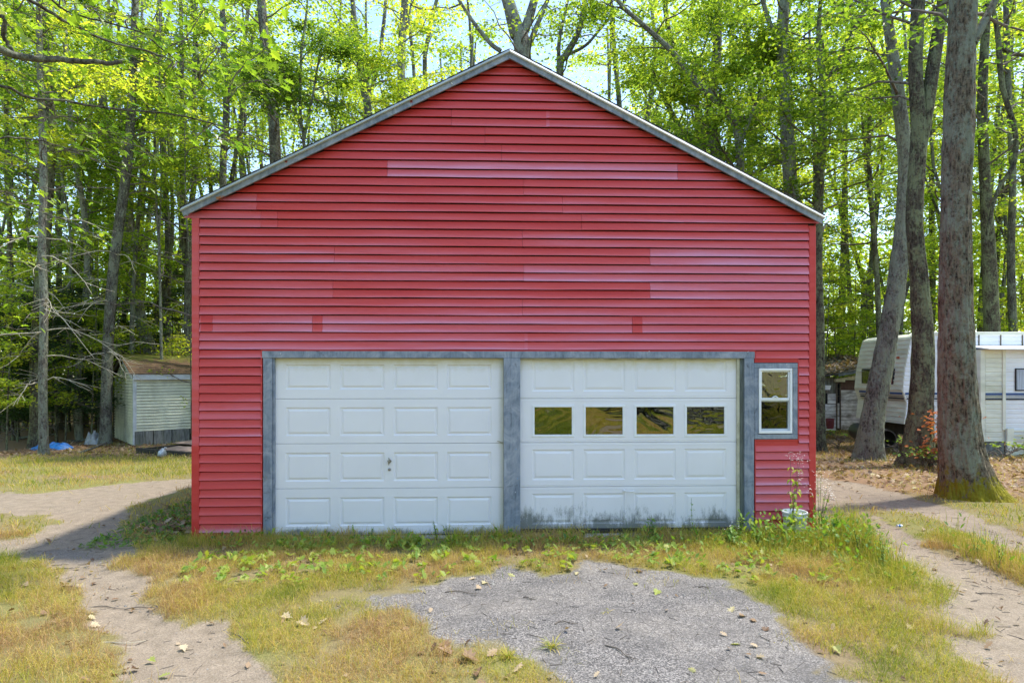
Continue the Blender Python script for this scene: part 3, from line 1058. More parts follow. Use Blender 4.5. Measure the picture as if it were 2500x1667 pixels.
def section_skin(x0, x1, z0, z1, holes, y):
    """flat steel skin with rectangular holes in a row, folded back at the edges"""
    b = MB()
    hz0, hz1 = holes[0][2], holes[0][3]

    def q(a, b0, c, d):
        b.add([(a, y, c), (b0, y, c), (b0, y, d), (a, y, d)], [(0, 1, 2, 3)])
    q(x0, x1, z0 + .003, hz0)
    q(x0, x1, hz1, z1 - .003)
    e = x0
    for h in holes:
        q(e, h[0], hz0, hz1)
        e = h[1]
    q(e, x1, hz0, hz1)
    for zz, s_ in ((z0, 1), (z1, -1)):
        b.add([(x0, y, zz + s_ * .003), (x1, y, zz + s_ * .003), (x1, y + .014, zz + s_ * .0005), (x0, y + .014, zz + s_ * .0005)], [(0, 1, 2, 3)])
        b.add([(x0, y + .014, zz + s_ * .0005), (x1, y + .014, zz + s_ * .0005), (x1, y + .045, zz + s_ * .0005), (x0, y + .045, zz + s_ * .0005)], [(0, 1, 2, 3)])
    for xx in (x0, x1):
        b.add([(xx, y, z0 + .003), (xx, y, z1 - .003), (xx, y + .045, z1 - .003), (xx, y + .045, z0 + .003)], [(0, 1, 2, 3)])
    return b


def garage_door(ux0, ux1, sec_px, cols_px, rows_px, yf, mat, label, win_row=None, style=0):
    pxm = 950 if style == 0 else 1535
    d = bpy.data.objects.new('garage_door', None)
    C.objects.link(d)
    d.parent = garage
    d['label'] = label
    secs = [F(pxm, p, -yf)[1] for p in sec_px]
    for s in range(4):
        zt, zb = secs[s], secs[s + 1]
        hz1, hz0 = (F(pxm, p, -yf)[1] for p in rows_px[s])
        holes = [(F(a, 1000, -yf)[0], F(b_, 1000, -yf)[0], hz0, hz1) for a, b_ in cols_px]
        section_skin(ux0, ux1, zb, zt, holes, yf).build('door_section', mat, d)
        for (x0, x1, z0, z1) in holes:
            if s == win_row:
                b = MB()
                fw = 0.030
                for (a0, a1, c0, c1) in ((x0, x1, z1 - fw, z1), (x0, x1, z0, z0 + fw), (x0, x0 + fw, z0 + fw, z1 - fw), (x1 - fw, x1, z0 + fw, z1 - fw)):
                    b.box((a0, yf - .008, c0), (a1, yf + .02, c1))
                b.build('window_frame', M['white'], d, bevel=0.004)
                MB().box((x0 + fw - .004, yf + .006, z0 + fw - .004), (x1 - fw + .004, yf + .009, z1 - fw + .004)).build('window_pane', M['door_glass'], d)
            else:
                b = MB()
                if style == 0:
                    raised(b, x0, x1, z0, z1, 0.045, yf, 0.014, 0.002)
                else:
                    raised(b, x0, x1, z0, z1, 0.05, yf, 0.010, 0.001)
                b.build('raised_panel', mat, d)
    return d, secs


colsL = [(697.5, 807), (830, 938.5), (961, 1069), (1091, 1200)]
dl, sl = garage_door(F(671, 1000, -.03)[0], F(1229, 1000, -.03)[0], (874, 973, 1082, 1191, 1304.5), colsL, ((890, 950), (994, 1063), (1104, 1173.5), (1213, 1282)), 0.035, M['door_l'],
                     'windowless white door with sixteen raised panels and a centre T-handle')
colsR = [(1299, 1402), (1424, 1526), (1548, 1650), (1671, 1774)]
dr, sr = garage_door(F(1270, 1000, -.03)[0], F(1801, 1000, -.03)[0], (875, 972, 1079, 1186.5, 1288.5), colsR, ((881, 955), (987.5, 1066), (1096, 1170), (1203, 1277)), 0.030, M['door_r'],
                     'white door with a row of four windows and mildew along its foot', 1, 1)
# lip lines above and below each section of the right door
for s in range(3):
    for dz in (-.030, .030):
        MB().box((F(1272, 1000, -.03)[0], .0275, sr[s + 1] + dz - .003), (F(1799, 1000, -.03)[0], .0305, sr[s + 1] + dz + .003)).build('section_lip', M['door_r'], dr, bevel=.001)
# rubber seals and sill
MB().box((F(1271, 1000)[0], 0.02, .035), (F(1800, 1000)[0], 0.07, sr[4] + .003)).build('bottom_seal', M['rubber'], dr)
MB().box((F(672, 1000)[0], 0.03, .010), (F(1229, 1000)[0], 0.07, sl[4] + .003)).build('bottom_seal', M['rubber'], dl)
MB().box((F(660, 1000)[0], -0.10, -.08), (F(1815, 1000)[0], 0.2, .012)).build('concrete_sill', M['concrete'], garage, bevel=.01)
# T-handle and lock of the left door
u, z = F(949.7, 1126, 0)
b = MB()
b.tube([(u, .035, z), (u, -.012, z)], [.009, .008], 8)
b.tube([(u, -.014, z - .040), (u, -.018, z), (u, -.014, z + .048)], [.006, .010, .007], 8)
b.prism([(u - .027, z), (u, z - .03), (u + .027, z), (u, z + .03)], .028, .0345)
b.build('handle', M['steel'], dl)
u, z = F(949.7, 1146.5, 0)
MB().tube([(u, .034, z), (u, .022, z), (u, .018, z)], [.019, .017, .009], 14).build('lock', M['steel'], dl)
u, z = F(1536, 1198, 0)
b = MB()
b.box((u - .07, .020, z - .012), (u - .05, .0298, z + .012))
b.box((u + .05, .020, z - .018), (u + .07, .0298, z + .006))
b.tube([(u - .06, .022, z), (u - .045, -.004, z), (u, -.010, z - .004), (u + .045, -.004, z - .006), (u + .06, .022, z - .006)], .007, 6)
b.build('handle', M['white'], dr)
# handle of the lift rope poking out at the left door's edge
u, z = F(1218, 1079, 0)
b = MB()
b.tube([(u - .02, .02, z + .012), (u + .01, .0, z + .006), (u + .03, .005, z - .006), (u + .05, .02, z)], [.004, .007, .007, .003], 6)
b.build('rope_knot', M['deadtwig'], dl)

# side window
win = bpy.data.objects.new('window', None)
C.objects.link(win)
win.parent = garage
win['label'] = 'narrow double-hung white window in a blue-grey frame'
bw = .060
b = MB()
board_specs = [((uWL, zWT - bw), (uWR, zWT)), ((uWL, zWB), (uWR - .002, zWB + bw))]
for q, ((a, c), (e, f_)) in enumerate(board_specs):
    o = MB().box((a, -0.028 - .002 * q, c), (e, 0.02, f_)).build('frame_board', M['board'], win, bevel=.003)
o = MB().box((uWL, -0.026, zWB + bw + .001), (uWL + bw * .95, 0.02, zWT - bw - .001)).build('frame_board', M['board'], win, bevel=.003)
o = MB().box((uWR - bw, -0.026, zWB + bw + .001), (uWR, 0.02, zWT - bw - .001)).build('frame_board', M['board'], win, bevel=.003)
wx0, wz1 = F(1850, 899)
wx1, wz0 = F(1931, 1057)
b = MB()
ft = .028
for (a0, a1, c0, c1) in ((wx0, wx1, wz1 - ft, wz1), (wx0, wx1, wz0, wz0 + ft * 1.3), (wx0, wx0 + ft, wz0 + ft * 1.3, wz1 - ft), (wx1 - ft, wx1, wz0 + ft * 1.3, wz1 - ft)):
    b.box((a0, -0.040, c0), (a1, 0.06, c1))
b.build('window_frame', M['white'], win, bevel=.003)
zm = F(1890, 976)[1]
xi0, xi1 = wx0 + ft, wx1 - ft
b = MB()
s_ = .016
for (a0, a1, c0, c1) in ((xi0, xi1, wz1 - ft - s_, wz1 - ft), (xi0, xi1, zm - .005, zm + .026), (xi0, xi0 + s_, zm + .026, wz1 - ft - s_), (xi1 - s_, xi1, zm + .026, wz1 - ft - s_)):
    b.box((a0, -0.020, c0), (a1, 0.012, c1))
b.build('upper_sash', M['white'], win, bevel=.002)
b = MB()
for (a0, a1, c0, c1) in ((xi0, xi1, zm - .022, zm - .006), (xi0, xi1, wz0 + ft * 1.3, wz0 + ft * 1.3 + .02), (xi0, xi0 + s_ * .6, wz0 + ft * 1.3 + .02, zm - .022), (xi1 - s_ * .6, xi1, wz0 + ft * 1.3 + .02, zm - .022)):
    b.box((a0, -0.002, c0), (a1, 0.03, c1))
b.build('lower_sash', M['cream_trim'], win, bevel=.002)
MB().box((xi0 + .01, -.006, zm + .02), (xi1 - .01, -.003, wz1 - ft - .01)).build('window_pane', M['win_glass'], win)
MB().box((xi0 + .004, .010, wz0 + .05), (xi1 - .004, .013, zm - .015)).build('window_pane', M['screen'], win)
b = MB()
uu = (xi0 + xi1) / 2
b.box((uu - .035, -.03, zm + .026), (uu + .035, -.012, zm + .034))
b.tube([(uu - .03, -.02, zm + .034), (uu, -.024, zm + .05), (uu + .03, -.02, zm + .036)], .005, 6)
b.build('sash_lock', M['nail'], win)
# inside seen through the glass: shelf, wheel rim, hanging cloth
b = MB()
b.box((uWL - .2, .9, 1.05), (uWR + .1, 1.3, 1.08))
b.box((uWL - .1, .9, 1.08), (uWL + .1, 1.1, 1.5))
b.build('workshop_shelf', M['oldwood'], garage)
b = MB()
b.tube([(uu - .02 + .12 * math.cos(a), .35, wz0 + .09 + .12 * math.sin(a)) for a in np.linspace(0, 6.28, 24)], .008, 5)
b.build('wheel_rim', M['steel'], garage)
b = MB()
for q in range(7):
    b.add([(uu - .2 + .05 * q, .3 + .02 * (q % 2), 1.7), (uu - .15 + .05 * q, .3 + .02 * ((q + 1) % 2), 1.7), (uu - .15 + .05 * q, .3 + .02 * ((q + 1) % 2), 2.4), (uu - .2 + .05 * q, .3 + .02 * (q % 2), 2.4)], [(0, 1, 2, 3)])
b.build('hanging_cloth', M['brownsheet'], garage)
# small white bracket under the left rake
u, z = F(1102, 206, .1)
MB().tube([(u - .01, -.10, z + .01), (u + .005, -.125, z), (u + .02, -.12, z - .012)], [.004, .006, .003], 6).build('cable_clip', M['nail'], garage)
for (px, py) in ((1004, 247), (698, 393)):
    u, z = F(px, py, .12)
    MB().tube([(u, -.115, z - .005), (u, -.1225, z - .005)], [.018, .016], 10).build('rust_hole', M['amber'], garage)
    MB().tube([(u, -.115, z - .005), (u, -.1245, z - .005)], [.010, .010], 8).build('rust_hole', M['black'], garage)

# ------------------------------------------------------------------ cream shed and what lies beside it
def frame_pt(A, e, n, u, v, z):
    """point u along unit e, v along unit n, height z from A"""
    return (A[0] + e[0] * u + n[0] * v, A[1] + e[1] * u + n[1] * v, z)


PHI = R(42)
SA = (gx(326.5, 21.0), 21.0)
shed = thing('garden_shed', 'small cream clapboard shed with a mossy brown shingle roof left of the garage', 'shed', (SA[0], SA[1], -0.55), PHI)
SL, SW, ZB = 5.2, 3.5, -0.55                      # length along the front, depth of the gable side


def sz(z):
    return z - ZB


# local frame: x along the front wall, y into the shed
MB().box((0.03, 0.03, 0.05), (SL, SW, sz(1.80))).build('wall_core', M['darkframe'], shed)  # dark core seen through the clapboard gaps, put in as lap shade lines
MB().prism([(0.03, sz(1.79)), (SW - .03, sz(1.79)), (SW / 2, sz(2.50))], 0.03, SL - .03).build('gable_core', M['oldwood'], shed, rot=(0, 0, 0))
o = [c for c in shed.children if c.name.startswith('gable_core')][0]
bpy.data.objects.remove(o)
b = MB()
gp = [(0.03, sz(1.79)), (SW - .03, sz(1.79)), (SW / 2, sz(2.50))]
b.add([(0.03, y, z) for y, z in gp] + [(SL - .03, y, z) for y, z in gp], [(0, 1, 2), (5, 4, 3), (0, 3, 4, 1), (1, 4, 5, 2), (2, 5, 3, 0)])
b.build('gable_core', M['oldwood'], shed)
for q in range(17):
    z0 = sz(-0.02) + q * 0.104
    j = 0.004 * math.sin(q * 2.3)
    b = MB()
    b.add([(0.08, .02, z0), (0.08, -.026 + j, z0), (.08, .002, z0 + .091), (SL, .02, z0), (SL, -.026 - j, z0), (SL, .002, z0 + .091)],
          [(0, 1, 4, 3), (1, 2, 5, 4), (0, 2, 1), (3, 4, 5), (0, 3, 5, 2)])
    b.build('clapboard', M['cream'], shed)
for q in range(27):
    z0 = 0.06 + q * 0.104
    y0, y1 = 0.06, SW - .03
    zt = z0 + .05 - sz(1.76)
    if zt > 0:
        s_ = zt / (sz(2.50) - sz(1.76)) * SW / 2
        y0, y1 = y0 + s_, y1 - s_
    if y1 - y0 < 0.1:
        break
    b = MB()
    b.add([(.02, y0, z0), (-.026, y0, z0), (.002, y0, z0 + .091), (.02, y1, z0), (-.026, y1, z0), (.002, y1, z0 + .091)],
          [(0, 3, 4, 1), (1, 4, 5, 2), (0, 1, 2), (3, 5, 4), (0, 2, 5, 3)])
    b.build('clapboard', M['cream'], shed)
MB().box((-.025, -.025, 0.05), (.08, .06, sz(1.75))).build('corner_board', M['cream_trim'], shed, bevel=.003)
for q in range(9):                                # plywood skirt boards of uneven length
    x0 = .02 + q * 0.58
    MB().box((x0, -.03, .0 if q < 3 else .30 + .05 * (q % 2)), (x0 + .55, -.014, sz(-0.03))).build('skirt_board', M['ply'], shed)
MB().box((-.05, -.13, sz(1.74)), (SL + .1, -.105, sz(1.93))).build('fascia', M['cream_trim'], shed, bevel=.003)
MB().box((-.03, -.105, sz(1.75)), (SL + .08, .02, sz(1.77))).build('soffit', M['cream_trim'], shed)
for s_ in (0, 1):
    ya, yb = (-.12, SW / 2) if s_ == 0 else (SW + .12, SW / 2)
    za, zb_ = sz(1.93), sz(2.62)
    b = MB()
    b.add([(-.10, ya, za - .14), (-.10, yb, zb_ - .14), (-.10, yb, zb_ - .01), (-.10, ya, za - .01), (-.075, ya, za - .14), (-.075, yb, zb_ - .14), (-.075, yb, zb_ - .01), (-.075, ya, za - .01)],
          [(0, 1, 2, 3), (7, 6, 5, 4), (0, 4, 5, 1), (1, 5, 6, 2), (2, 6, 7, 3), (3, 7, 4, 0)])
    b.build('rake_board', M['cream_trim'] if s_ == 0 else M['oldwood'], shed)
ms = NT('mossy_shingle')
wv = ms.world()
cc = ms.mix(ms.noise(wv, 22, 5, 0.7), (0.06, 0.038, 0.022), (0.20, 0.13, 0.08))
mm = ms.math('ADD', ms.math('MULTIPLY', ms.math('SUBTRACT', ms.sep(wv, 2), 2.05), 0.9), ms.noise(wv, 4.5, 5, 0.7))
cc = ms.mix(ms.ramp(mm, [(0.74, 0.0), (0.95, 0.8)]), cc, (0.13, 0.15, 0.02))
cc = ms.mix(ms.ramp(ms.vor(wv, 7, 'F1'), [(0.08, 0.7), (0.16, 0.0)]), cc, (0.34, 0.17, 0.06))
ms.set(cc, 0.95, 0, 0.2)
ms.bump(ms.noise(wv, 30, 5), 0.5, 0.02)
M['moss_shingle'] = ms.mat
for s_ in (0, 1):
    for q in range(9):
        f0, f1 = q / 9, (q + 1) / 9 + .03
        ya, yb = (-.16, SW / 2) if s_ == 0 else (SW + .16, SW / 2)
        za, zb_ = sz(1.93), sz(2.64)
        p0, p1 = (ya + (yb - ya) * f0, za + (zb_ - za) * f0 + .028), (ya + (yb - ya) * f1, za + (zb_ - za) * f1 + .010)
        b = MB()
        vs = []
        for x in (-.14, SL + .14):
            vs += [(x, p0[0], p0[1] - .022), (x, p0[0], p0[1]), (x, p1[0], p1[1]), (x, p1[0], p1[1] - .012)]
        b.add(vs, [(0, 1, 2, 3), (7, 6, 5, 4), (0, 4, 5, 1), (1, 5, 6, 2), (2, 6, 7, 3), (3, 7, 4, 0)])
        b.build('shingle_course', M['moss_shingle'], shed)
MB().box((-.03, SW - .08, 0.0), (.0, SW, sz(1.8))).build('door_edge', M['darkframe'], shed)

# low platform
pa = (gx(331, 18.7), 18.7)
pb = (gx(466, 17.6), 17.6)
ang = math.atan2(pb[1] - pa[1], pb[0] - pa[0])
plat = thing('wooden_platform', 'low weathered platform with brown deck plates over a dark frame, before the shed', 'platform', (pa[0], pa[1], -.47), ang)
PLn = math.hypot(pb[0] - pa[0], pb[1] - pa[1])
for q, y in enumerate((0.0, 2.4)):
    MB().box((0, y, .0 if q == 0 else .02), (PLn, y + .09, .17)).build('rail', M['darkframe'], plat, bevel=.01)
for q in range(4):
    x = .02 + q * (PLn - .14) / 3
    MB().box((x, .09, .02), (x + .09, 2.4, .14)).build('cross_member', M['darkframe'], plat)
for (a, b_, x0, x1) in ((.02, .62, 1.1, PLn + .3), (1.25, 1.9, -.05, PLn), (1.93, 2.45, -.02, PLn)):
    bb = MB()
    bb.hexa([(x0, a, .172), (x1, a, .172), (x1, b_, .20), (x0, b_, .20)], [(x0, a, .196), (x1, a, .196), (x1, b_, .225), (x0, b_, .225)])
    bb.build('deck_plate', M['rustboard'], plat)
for x in (.04, PLn - .12):
    MB().box((x, .02, -.14), (x + .1, .12, .0)).build('leg', M['oldwood'], plat)
jx, jy = gx(396, 17.55), 17.55
jug = thing('plastic_jug', 'cloudy plastic bag hanging on the front rail of the low platform', 'plastic bag', (jx, jy, -.42))
b = MB()
vv, ff = tube_np([(0, 0, 0), (.01, -.02, .06), (0, -.01, .14), (.03, 0, .2), (.02, .01, .24)], [.06, .12, .11, .07, .02], 9)
vv = vv + (RNG.random(vv.shape) - .5) * .05
b.add(vv, [tuple(q) for q in ff])
b.build('bag', M['clear'], jug, True)
MB().tube([(.02, .01, .22), (.06, .02, .27), (.13, .0, .26)], [.012, .01, .012], 6).build('handle', M['white'], jug)


def crumple(name, label, cat, c, size, mat, seed, flat=.5, n=18):
    g = np.linspace(-1, 1, n)
    gx_, gy_ = np.meshgrid(g, g)
    x, y = gx_.ravel(), gy_.ravel()
    z = fbm(x * 1.9 + seed, y * 1.9, seed, 4)
    edge = 1 - np.clip(np.hypot(x, y), 0, 1) ** 3
    z = (np.abs(z - .5) * 2.6 + .3) * edge * size[2] * flat * 2
    x2 = x * size[0] * (1 + .25 * (fbm(y * 2, x * 2, seed + 3) - .5))
    y2 = y * size[1] * (1 + .25 * (fbm(x * 2, y * 2, seed + 4) - .5))
    i_ = (np.arange(n - 1)[:, None] * n + np.arange(n - 1)[None, :]).ravel()
    me = big_mesh(name, np.stack([x2, y2, z - .04], 1), np.stack([i_, i_ + 1, i_ + n + 1, i_ + n], 1), [mat])
    o_ = link(name, me, None, c)
    return tag(o_, label, cat)


def on_ground(px, py, dz=0.0):
    x, y = G(px, py)
    return (x, y, gzf(x, y) + dz)


crumple('blue_tarp', 'crumpled bright blue tarp on the leaf litter behind the pale tree trunk', 'tarp', on_ground(118, 1030), (.72, .45, .36), M['tarp'], 3)
crumple('plastic_sheet', 'torn white sheet draped over brush beside the cream shed', 'plastic sheet', on_ground(222, 1018), (.40, .35, .38), M['scrap'], 9, .8)
cr = on_ground(150, 1035)
for (px, py, ln, a, r_, lb) in ((75, 1010, 1.6, .35, .06, 'grey fallen log lying left of the blue tarp'), (185, 1015, 1.2, -.5, .045, 'bent grey log leaning on brush right of the blue tarp'),
                                (215, 1040, 1.0, .9, .04, 'short grey branch on the litter below the torn white sheet')):
    x, y, z = on_ground(px, py)
    pts = [(-ln / 2 * math.cos(a), -.2 * math.sin(a), .03), (0, .05, .09 + .1 * math.sin(a)), (ln / 2 * math.cos(a), .15, .12 + .25 * abs(math.sin(a)))]
    tag(MB().tube(spline(pts, 9), np.linspace(r_, r_ * .6, 9), 8).build('fallen_log', M['bark_grey'], None, True, loc=(x, y, z)), lb, 'log')

# ------------------------------------------------------------------ old shack, right
YS = 20.0


def sx(px):
    return gx(px, YS)


def szz(py):
    return gz(py, YS)


shack = thing('old_shack', 'collapsing old shack with peeling white clapboards and a leaf-covered roof', 'shack', (sx(2005), YS, szz(1052)))
OX, OZ = sx(2005), szz(1052)


def q6(x, y):
    """coordinates read off an enlargement, to shack-local x, z"""
    return sx(1960 + x / 4.612) - OX, szz(780 + y / 4.612) - OZ


def sbox(x0, y0, x1, y1, d0, d1, nm, mat, bev=0, label=None):
    a, c = q6(x0, y1)
    e, f_ = q6(x1, y0)
    return MB().box((a, d0, c), (e, d1, f_)).build(nm, M[mat], shack, bevel=bev, label=label)


sbox(212, 660, 1000, 1240, .12, .2, 'wall', 'oldwood')
xx0 = q6(212, 0)[0]
MB().box((xx0, .12, 0), (xx0 + .08, 3.0, 1.7)).build('wall', M['oldwood'], shack)
for q in range(8):                                # left part clapboards
    y = 955 + q * 37
    sbox(215 + (q * 7) % 9, y, 390, y + 34, .085 + .004 * (q % 3), .12, 'clapboard', 'peel')
for q in range(3):
    y = 835 + q * 38
    sbox(298, y, 388, y + 35, .085, .12, 'clapboard', 'peel')
sbox(228, 655, 385, 832, .09, .12, 'plywood_patch', 'ply')
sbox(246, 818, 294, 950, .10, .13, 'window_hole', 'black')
for q in range(12):
    y = 795 + q * 37.5
    sbox(440 + (q * 5) % 7, y, 652 + 3 * math.sin(q * 2), y + 34, .06 + .004 * (q % 3), .115, 'clapboard', 'peel')
sbox(440, 690, 642, 793, .05, .10, 'brown_sheet', 'brownsheet')
sbox(388, 720, 400, 1225, .05, .12, 'door_frame', 'oldwood')
sbox(428, 720, 440, 1240, .05, .12, 'door_frame', 'oldwood')
sbox(400, 945, 428, 1225, .085, .12, 'door_leaf', 'peel')
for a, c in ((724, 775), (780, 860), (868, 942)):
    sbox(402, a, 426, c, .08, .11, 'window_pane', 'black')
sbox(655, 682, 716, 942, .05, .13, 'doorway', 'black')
sbox(644, 672, 655, 1200, .02, .12, 'door_frame', 'cream_trim')
sbox(655, 945, 716, 1180, .05, .13, 'lower_panel', 'ply')
sbox(716, 672, 1000, 1240, .05, .13, 'clapboard', 'peel')
# roof: two sheets sloping, fascia, mossy eave
rf = MB()
a0 = q6(200, 648)
a1 = q6(1000, 520)
rf.add([(a0[0], -.25, a0[1]), (a1[0], -.25, a1[1]), (a1[0], 3.2, a1[1] + .42), (a0[0], 3.2, a0[1] + .30),
        (a0[0], -.25, a0[1] + .05), (a1[0], -.25, a1[1] + .05), (a1[0], 3.2, a1[1] + .47), (a0[0], 3.2, a0[1] + .35)],
       [(0, 3, 2, 1), (4, 5, 6, 7), (0, 1, 5, 4), (1, 2, 6, 5), (2, 3, 7, 6), (3, 0, 4, 7)])
rf.build('roof', M['darkframe'], shack)
rb_ = MB()
rb_.add([(q6(355, 650)[0], -.27, q6(0, 640)[1]), (a1[0], -.27, a1[1] - .02), (a1[0], -.255, a1[1] + .05), (q6(355, 650)[0], -.255, q6(0, 612)[1])], [(0, 1, 2, 3)])
rb_.build('roof_edge', M['jamb_dark'], shack)
b = MB()
for q in range(9):
    x0 = 360 + q * 36
    a = q6(x0, 700 - q * 7 + (q % 3) * 8)
    c = q6(x0 + 34, 668 - q * 7)
    b.box((a[0], -.06, a[1]), (c[0], .05, c[1]))
b.build('mossy_eave_boards', M['cream'], shack)
a = q6(235, 790)
c = q6(312, 740)
b = MB()
b.add([(a[0], -.05, a[1]), (c[0] - .04, -.05, a[1]), (c[0], -.05, c[1]), (a[0], -.05, c[1]), (a[0], .08, a[1]), (c[0] - .04, .08, a[1]), (c[0], .08, c[1]), (a[0], .08, c[1])],
      [(0, 1, 2, 3), (7, 6, 5, 4), (0, 4, 5, 1), (1, 5, 6, 2), (2, 6, 7, 3), (3, 7, 4, 0)])
b.build('lamp_shade', M['white'], shack)
# leaves lying on the shack roof, built with the litter further down
bx_, bz_ = q6(244, 1180)
tub = thing('plastic_barrel', 'dark red plastic barrel standing against the shack wall', 'barrel', (OX + bx_, YS - .35, OZ + bz_ - .1))
vv, ff = tube_np([(0, 0, 0), (0, 0, .12), (0, 0, .25), (0, 0, .30), (0, 0, .315)], [.10, .12, .125, .13, .11], 14)
MB().add(vv, [tuple(q) for q in ff]).build('body', M['red_plastic'], tub, True)
vv, ff = tube_np([(0, 0, .30), (0, 0, .32)], [.135, .135], 14)
MB().add(vv, [tuple(q) for q in ff]).build('rim', M['red_plastic'], tub, True)

# ------------------------------------------------------------------ travel trailer
YT = 16.4
rvx0 = gx(2212, YT)
rv = thing('travel_trailer', 'long white fifth-wheel trailer with blue stripes and a slide-out, behind the big oaks', 'trailer', (rvx0, YT, -.30))


def rp(px, py, Yd=YT):
    return gx(px, Yd) - rvx0, gz(py, Yd) + .30


RVW, RVL = 2.3, 9.6
prof = [rp(2226, 822), rp(2218, 850), rp(2208, 905), rp(2203, 953), rp(2213, 985), rp(2207, 1035), rp(2262, 1040), rp(2264, 1072)]
ztop = rp(2300, 812)[1]
zbot = rp(2300, 1072)[1]
poly = prof + [(RVL, zbot), (RVL, ztop), rp(2262, 812), rp(2240, 815)]
n_ = len(poly)
b = MB()
b.prism(poly, 0.0, RVW)
b.build('body', [M['rv_cream']], rv)
# corrugated side skin: sheets with rolled ribs
zz = zbot + .02
xfront = [p[0] for p in prof[:6]][::-1]
zfront = [p[1] for p in prof[:6]][::-1]
q = 0
while zz < ztop - .06:
    h = .118
    x0 = float(np.interp(zz + h / 2, zfront, xfront)) + .015 if zz > zfront[0] else prof[6][0] + .02
    b = MB()
    b.add([(x0, -.002, zz), (x0, -.016, zz + .014), (x0, -.014, zz + h - .02), (x0, -.002, zz + h), (RVL, -.002, zz), (RVL, -.016, zz + .014), (RVL, -.014, zz + h - .02), (RVL, -.002, zz + h)],
          [(0, 4, 5, 1), (1, 5, 6, 2), (2, 6, 7, 3), (0, 1, 2, 3), (4, 7, 6, 5)])
    b.build('side_sheet', M['rv'], rv)
    zz += h
    q += 1
# front cap ribs, following the nose profile
for q in range(20):
    z = rp(0, 1030)[1] + q * .122
    if z > ztop - .16:
        break
    x = float(np.interp(z, zfront, xfront))
    MB().box((x - .016, .03, z), (x + .02, RVW - .03, z + .02)).build('nose_rib', M['rv_cream'], rv)
for (ya, yb, m) in ((958, 963.5, 'rv_blue'), (967, 968.5, 'rv_navy'), (971, 975, 'rv_navy'), (977.5, 978.5, 'rv_navy')):
    za, zb_ = rp(0, yb)[1], rp(0, ya)[1]
    x0 = float(np.interp(za, zfront, xfront))
    MB().box((x0 + .03, -.021, za), (RVL, -.017, zb_)).build('stripe', M[m], rv)
    MB().box((x0 - .022, .03, za), (x0 - .0165, RVW * .9, zb_)).build('stripe', M[m], rv)
# roof rail with ribs
MB().box((rp(2240, 0)[0], -.04, ztop - .06), (RVL, .05, ztop + .02)).build('roof_rail', M['rv_cream'], rv, bevel=.01)
for q in range(6):
    x = rp(2387, 0)[0] + q * .58
    MB().box((x, -.03, ztop - .40), (x + .03, -.017, ztop - .06)).build('awning_bracket', M['oldwood'], rv)
# front window of the nose
xw = float(np.interp(rp(0, 920)[1], zfront, xfront))
b = MB()
b.box((xw - .035, .45, rp(0, 940)[1]), (xw + .03, 1.9, rp(0, 902)[1]))
b.build('front_window', M['rv_glass'], rv, bevel=.02)
MB().box((xw - .028, .40, rp(0, 942)[1]), (xw + .03, 1.95, rp(0, 899)[1])).build('window_gasket', M['rubber'], rv, bevel=.02)
for (px, py) in ((2201, 872),):
    z = rp(0, py)[1]
    x = float(np.interp(z, zfront, xfront))
    MB().box((x - .05, .28, z - .03), (x - .01, .38, z + .03)).build('marker_light', M['amber'], rv, bevel=.01)
MB().box((rp(2272, 0)[0], -.022, rp(0, 1020)[1]), (rp(2280, 0)[0], -.0175, rp(0, 989)[1])).build('hatch', M['black'], rv)
# slide-out
YB = -.62
YD = YT + YB


def rs(px, py):
    return gx(px, YD) - rvx0, gz(py, YD) + .30


sx0, sz1 = rs(2404, 852)
_, sz0 = rs(2404, 1078)
sxm = rs(2448, 0)[0]
MB().box((sx0, YB, sz0), (sx0 + 4.5, -.02, sz1)).build('slide_out', M['rv_cream'], rv)
nr = int((sz1 - sz0) / .118)
for q in range(nr):
    z = sz0 + q * (sz1 - sz0) / nr
    h = (sz1 - sz0) / nr
    for (xa, xb, m, dy) in ((sx0 + .01, sxm - .03, 'rv_cream', 0), (sxm + .05, sx0 + 4.5, 'rv', -.02)):
        b = MB()
        b.add([(xa, YB - .001 + dy, z), (xa, YB - .014 + dy, z + .014), (xa, YB - .012 + dy, z + h - .02), (xa, YB - .001 + dy, z + h), (xb, YB - .001 + dy, z), (xb, YB - .014 + dy, z + .014), (xb, YB - .012 + dy, z + h - .02), (xb, YB - .001 + dy, z + h)],
              [(0, 4, 5, 1), (1, 5, 6, 2), (2, 6, 7, 3), (0, 1, 2, 3), (4, 7, 6, 5)])
        b.build('side_sheet', M[m], rv)
MB().box((sxm - .03, YB - .045, sz0 + .3), (sxm + .05, YB, sz1)).build('corner_trim', M['rv_cream'], rv, bevel=.005)
MB().box((sx0 - .12, YB - .02, sz0 + .0), (sx0, -.03, sz1 - .02)).build('corner_trim', M['rv_cream'], rv, bevel=.005)
for (ya, yb, m) in ((959, 964.5, 'rv_blue'), (967, 968.5, 'rv_navy'), (971.5, 976, 'rv_navy')):
    za, zb_ = rs(0, yb)[1], rs(0, ya)[1]
    MB().box((sx0 + .01, YB - .024, za), (sxm - .03, YB - .016, zb_)).build('stripe', M[m], rv)
    MB().box((sxm + .05, YB - .042, za), (sx0 + 4.5, YB - .036, zb_)).build('stripe', M[m], rv)
b = MB()
b.hexa([(sx0 - .1, YB - .28, sz1 - .02), (sx0 + 4.6, YB - .28, sz1 - .05), (sx0 + 4.6, -.02, sz1 + .02), (sx0 - .1, -.02, sz1 + .07)],
       [(sx0 - .1, YB - .28, sz1 + .0), (sx0 + 4.6, YB - .28, sz1 + .0), (sx0 + 4.6, -.02, sz1 + .10), (sx0 - .1, -.02, sz1 + .12)])
b.build('slide_awning', M['rv'], rv)
wx0_, wz1_ = rs(2474, 899)
wx1_, wz0_ = rs(2560, 954)
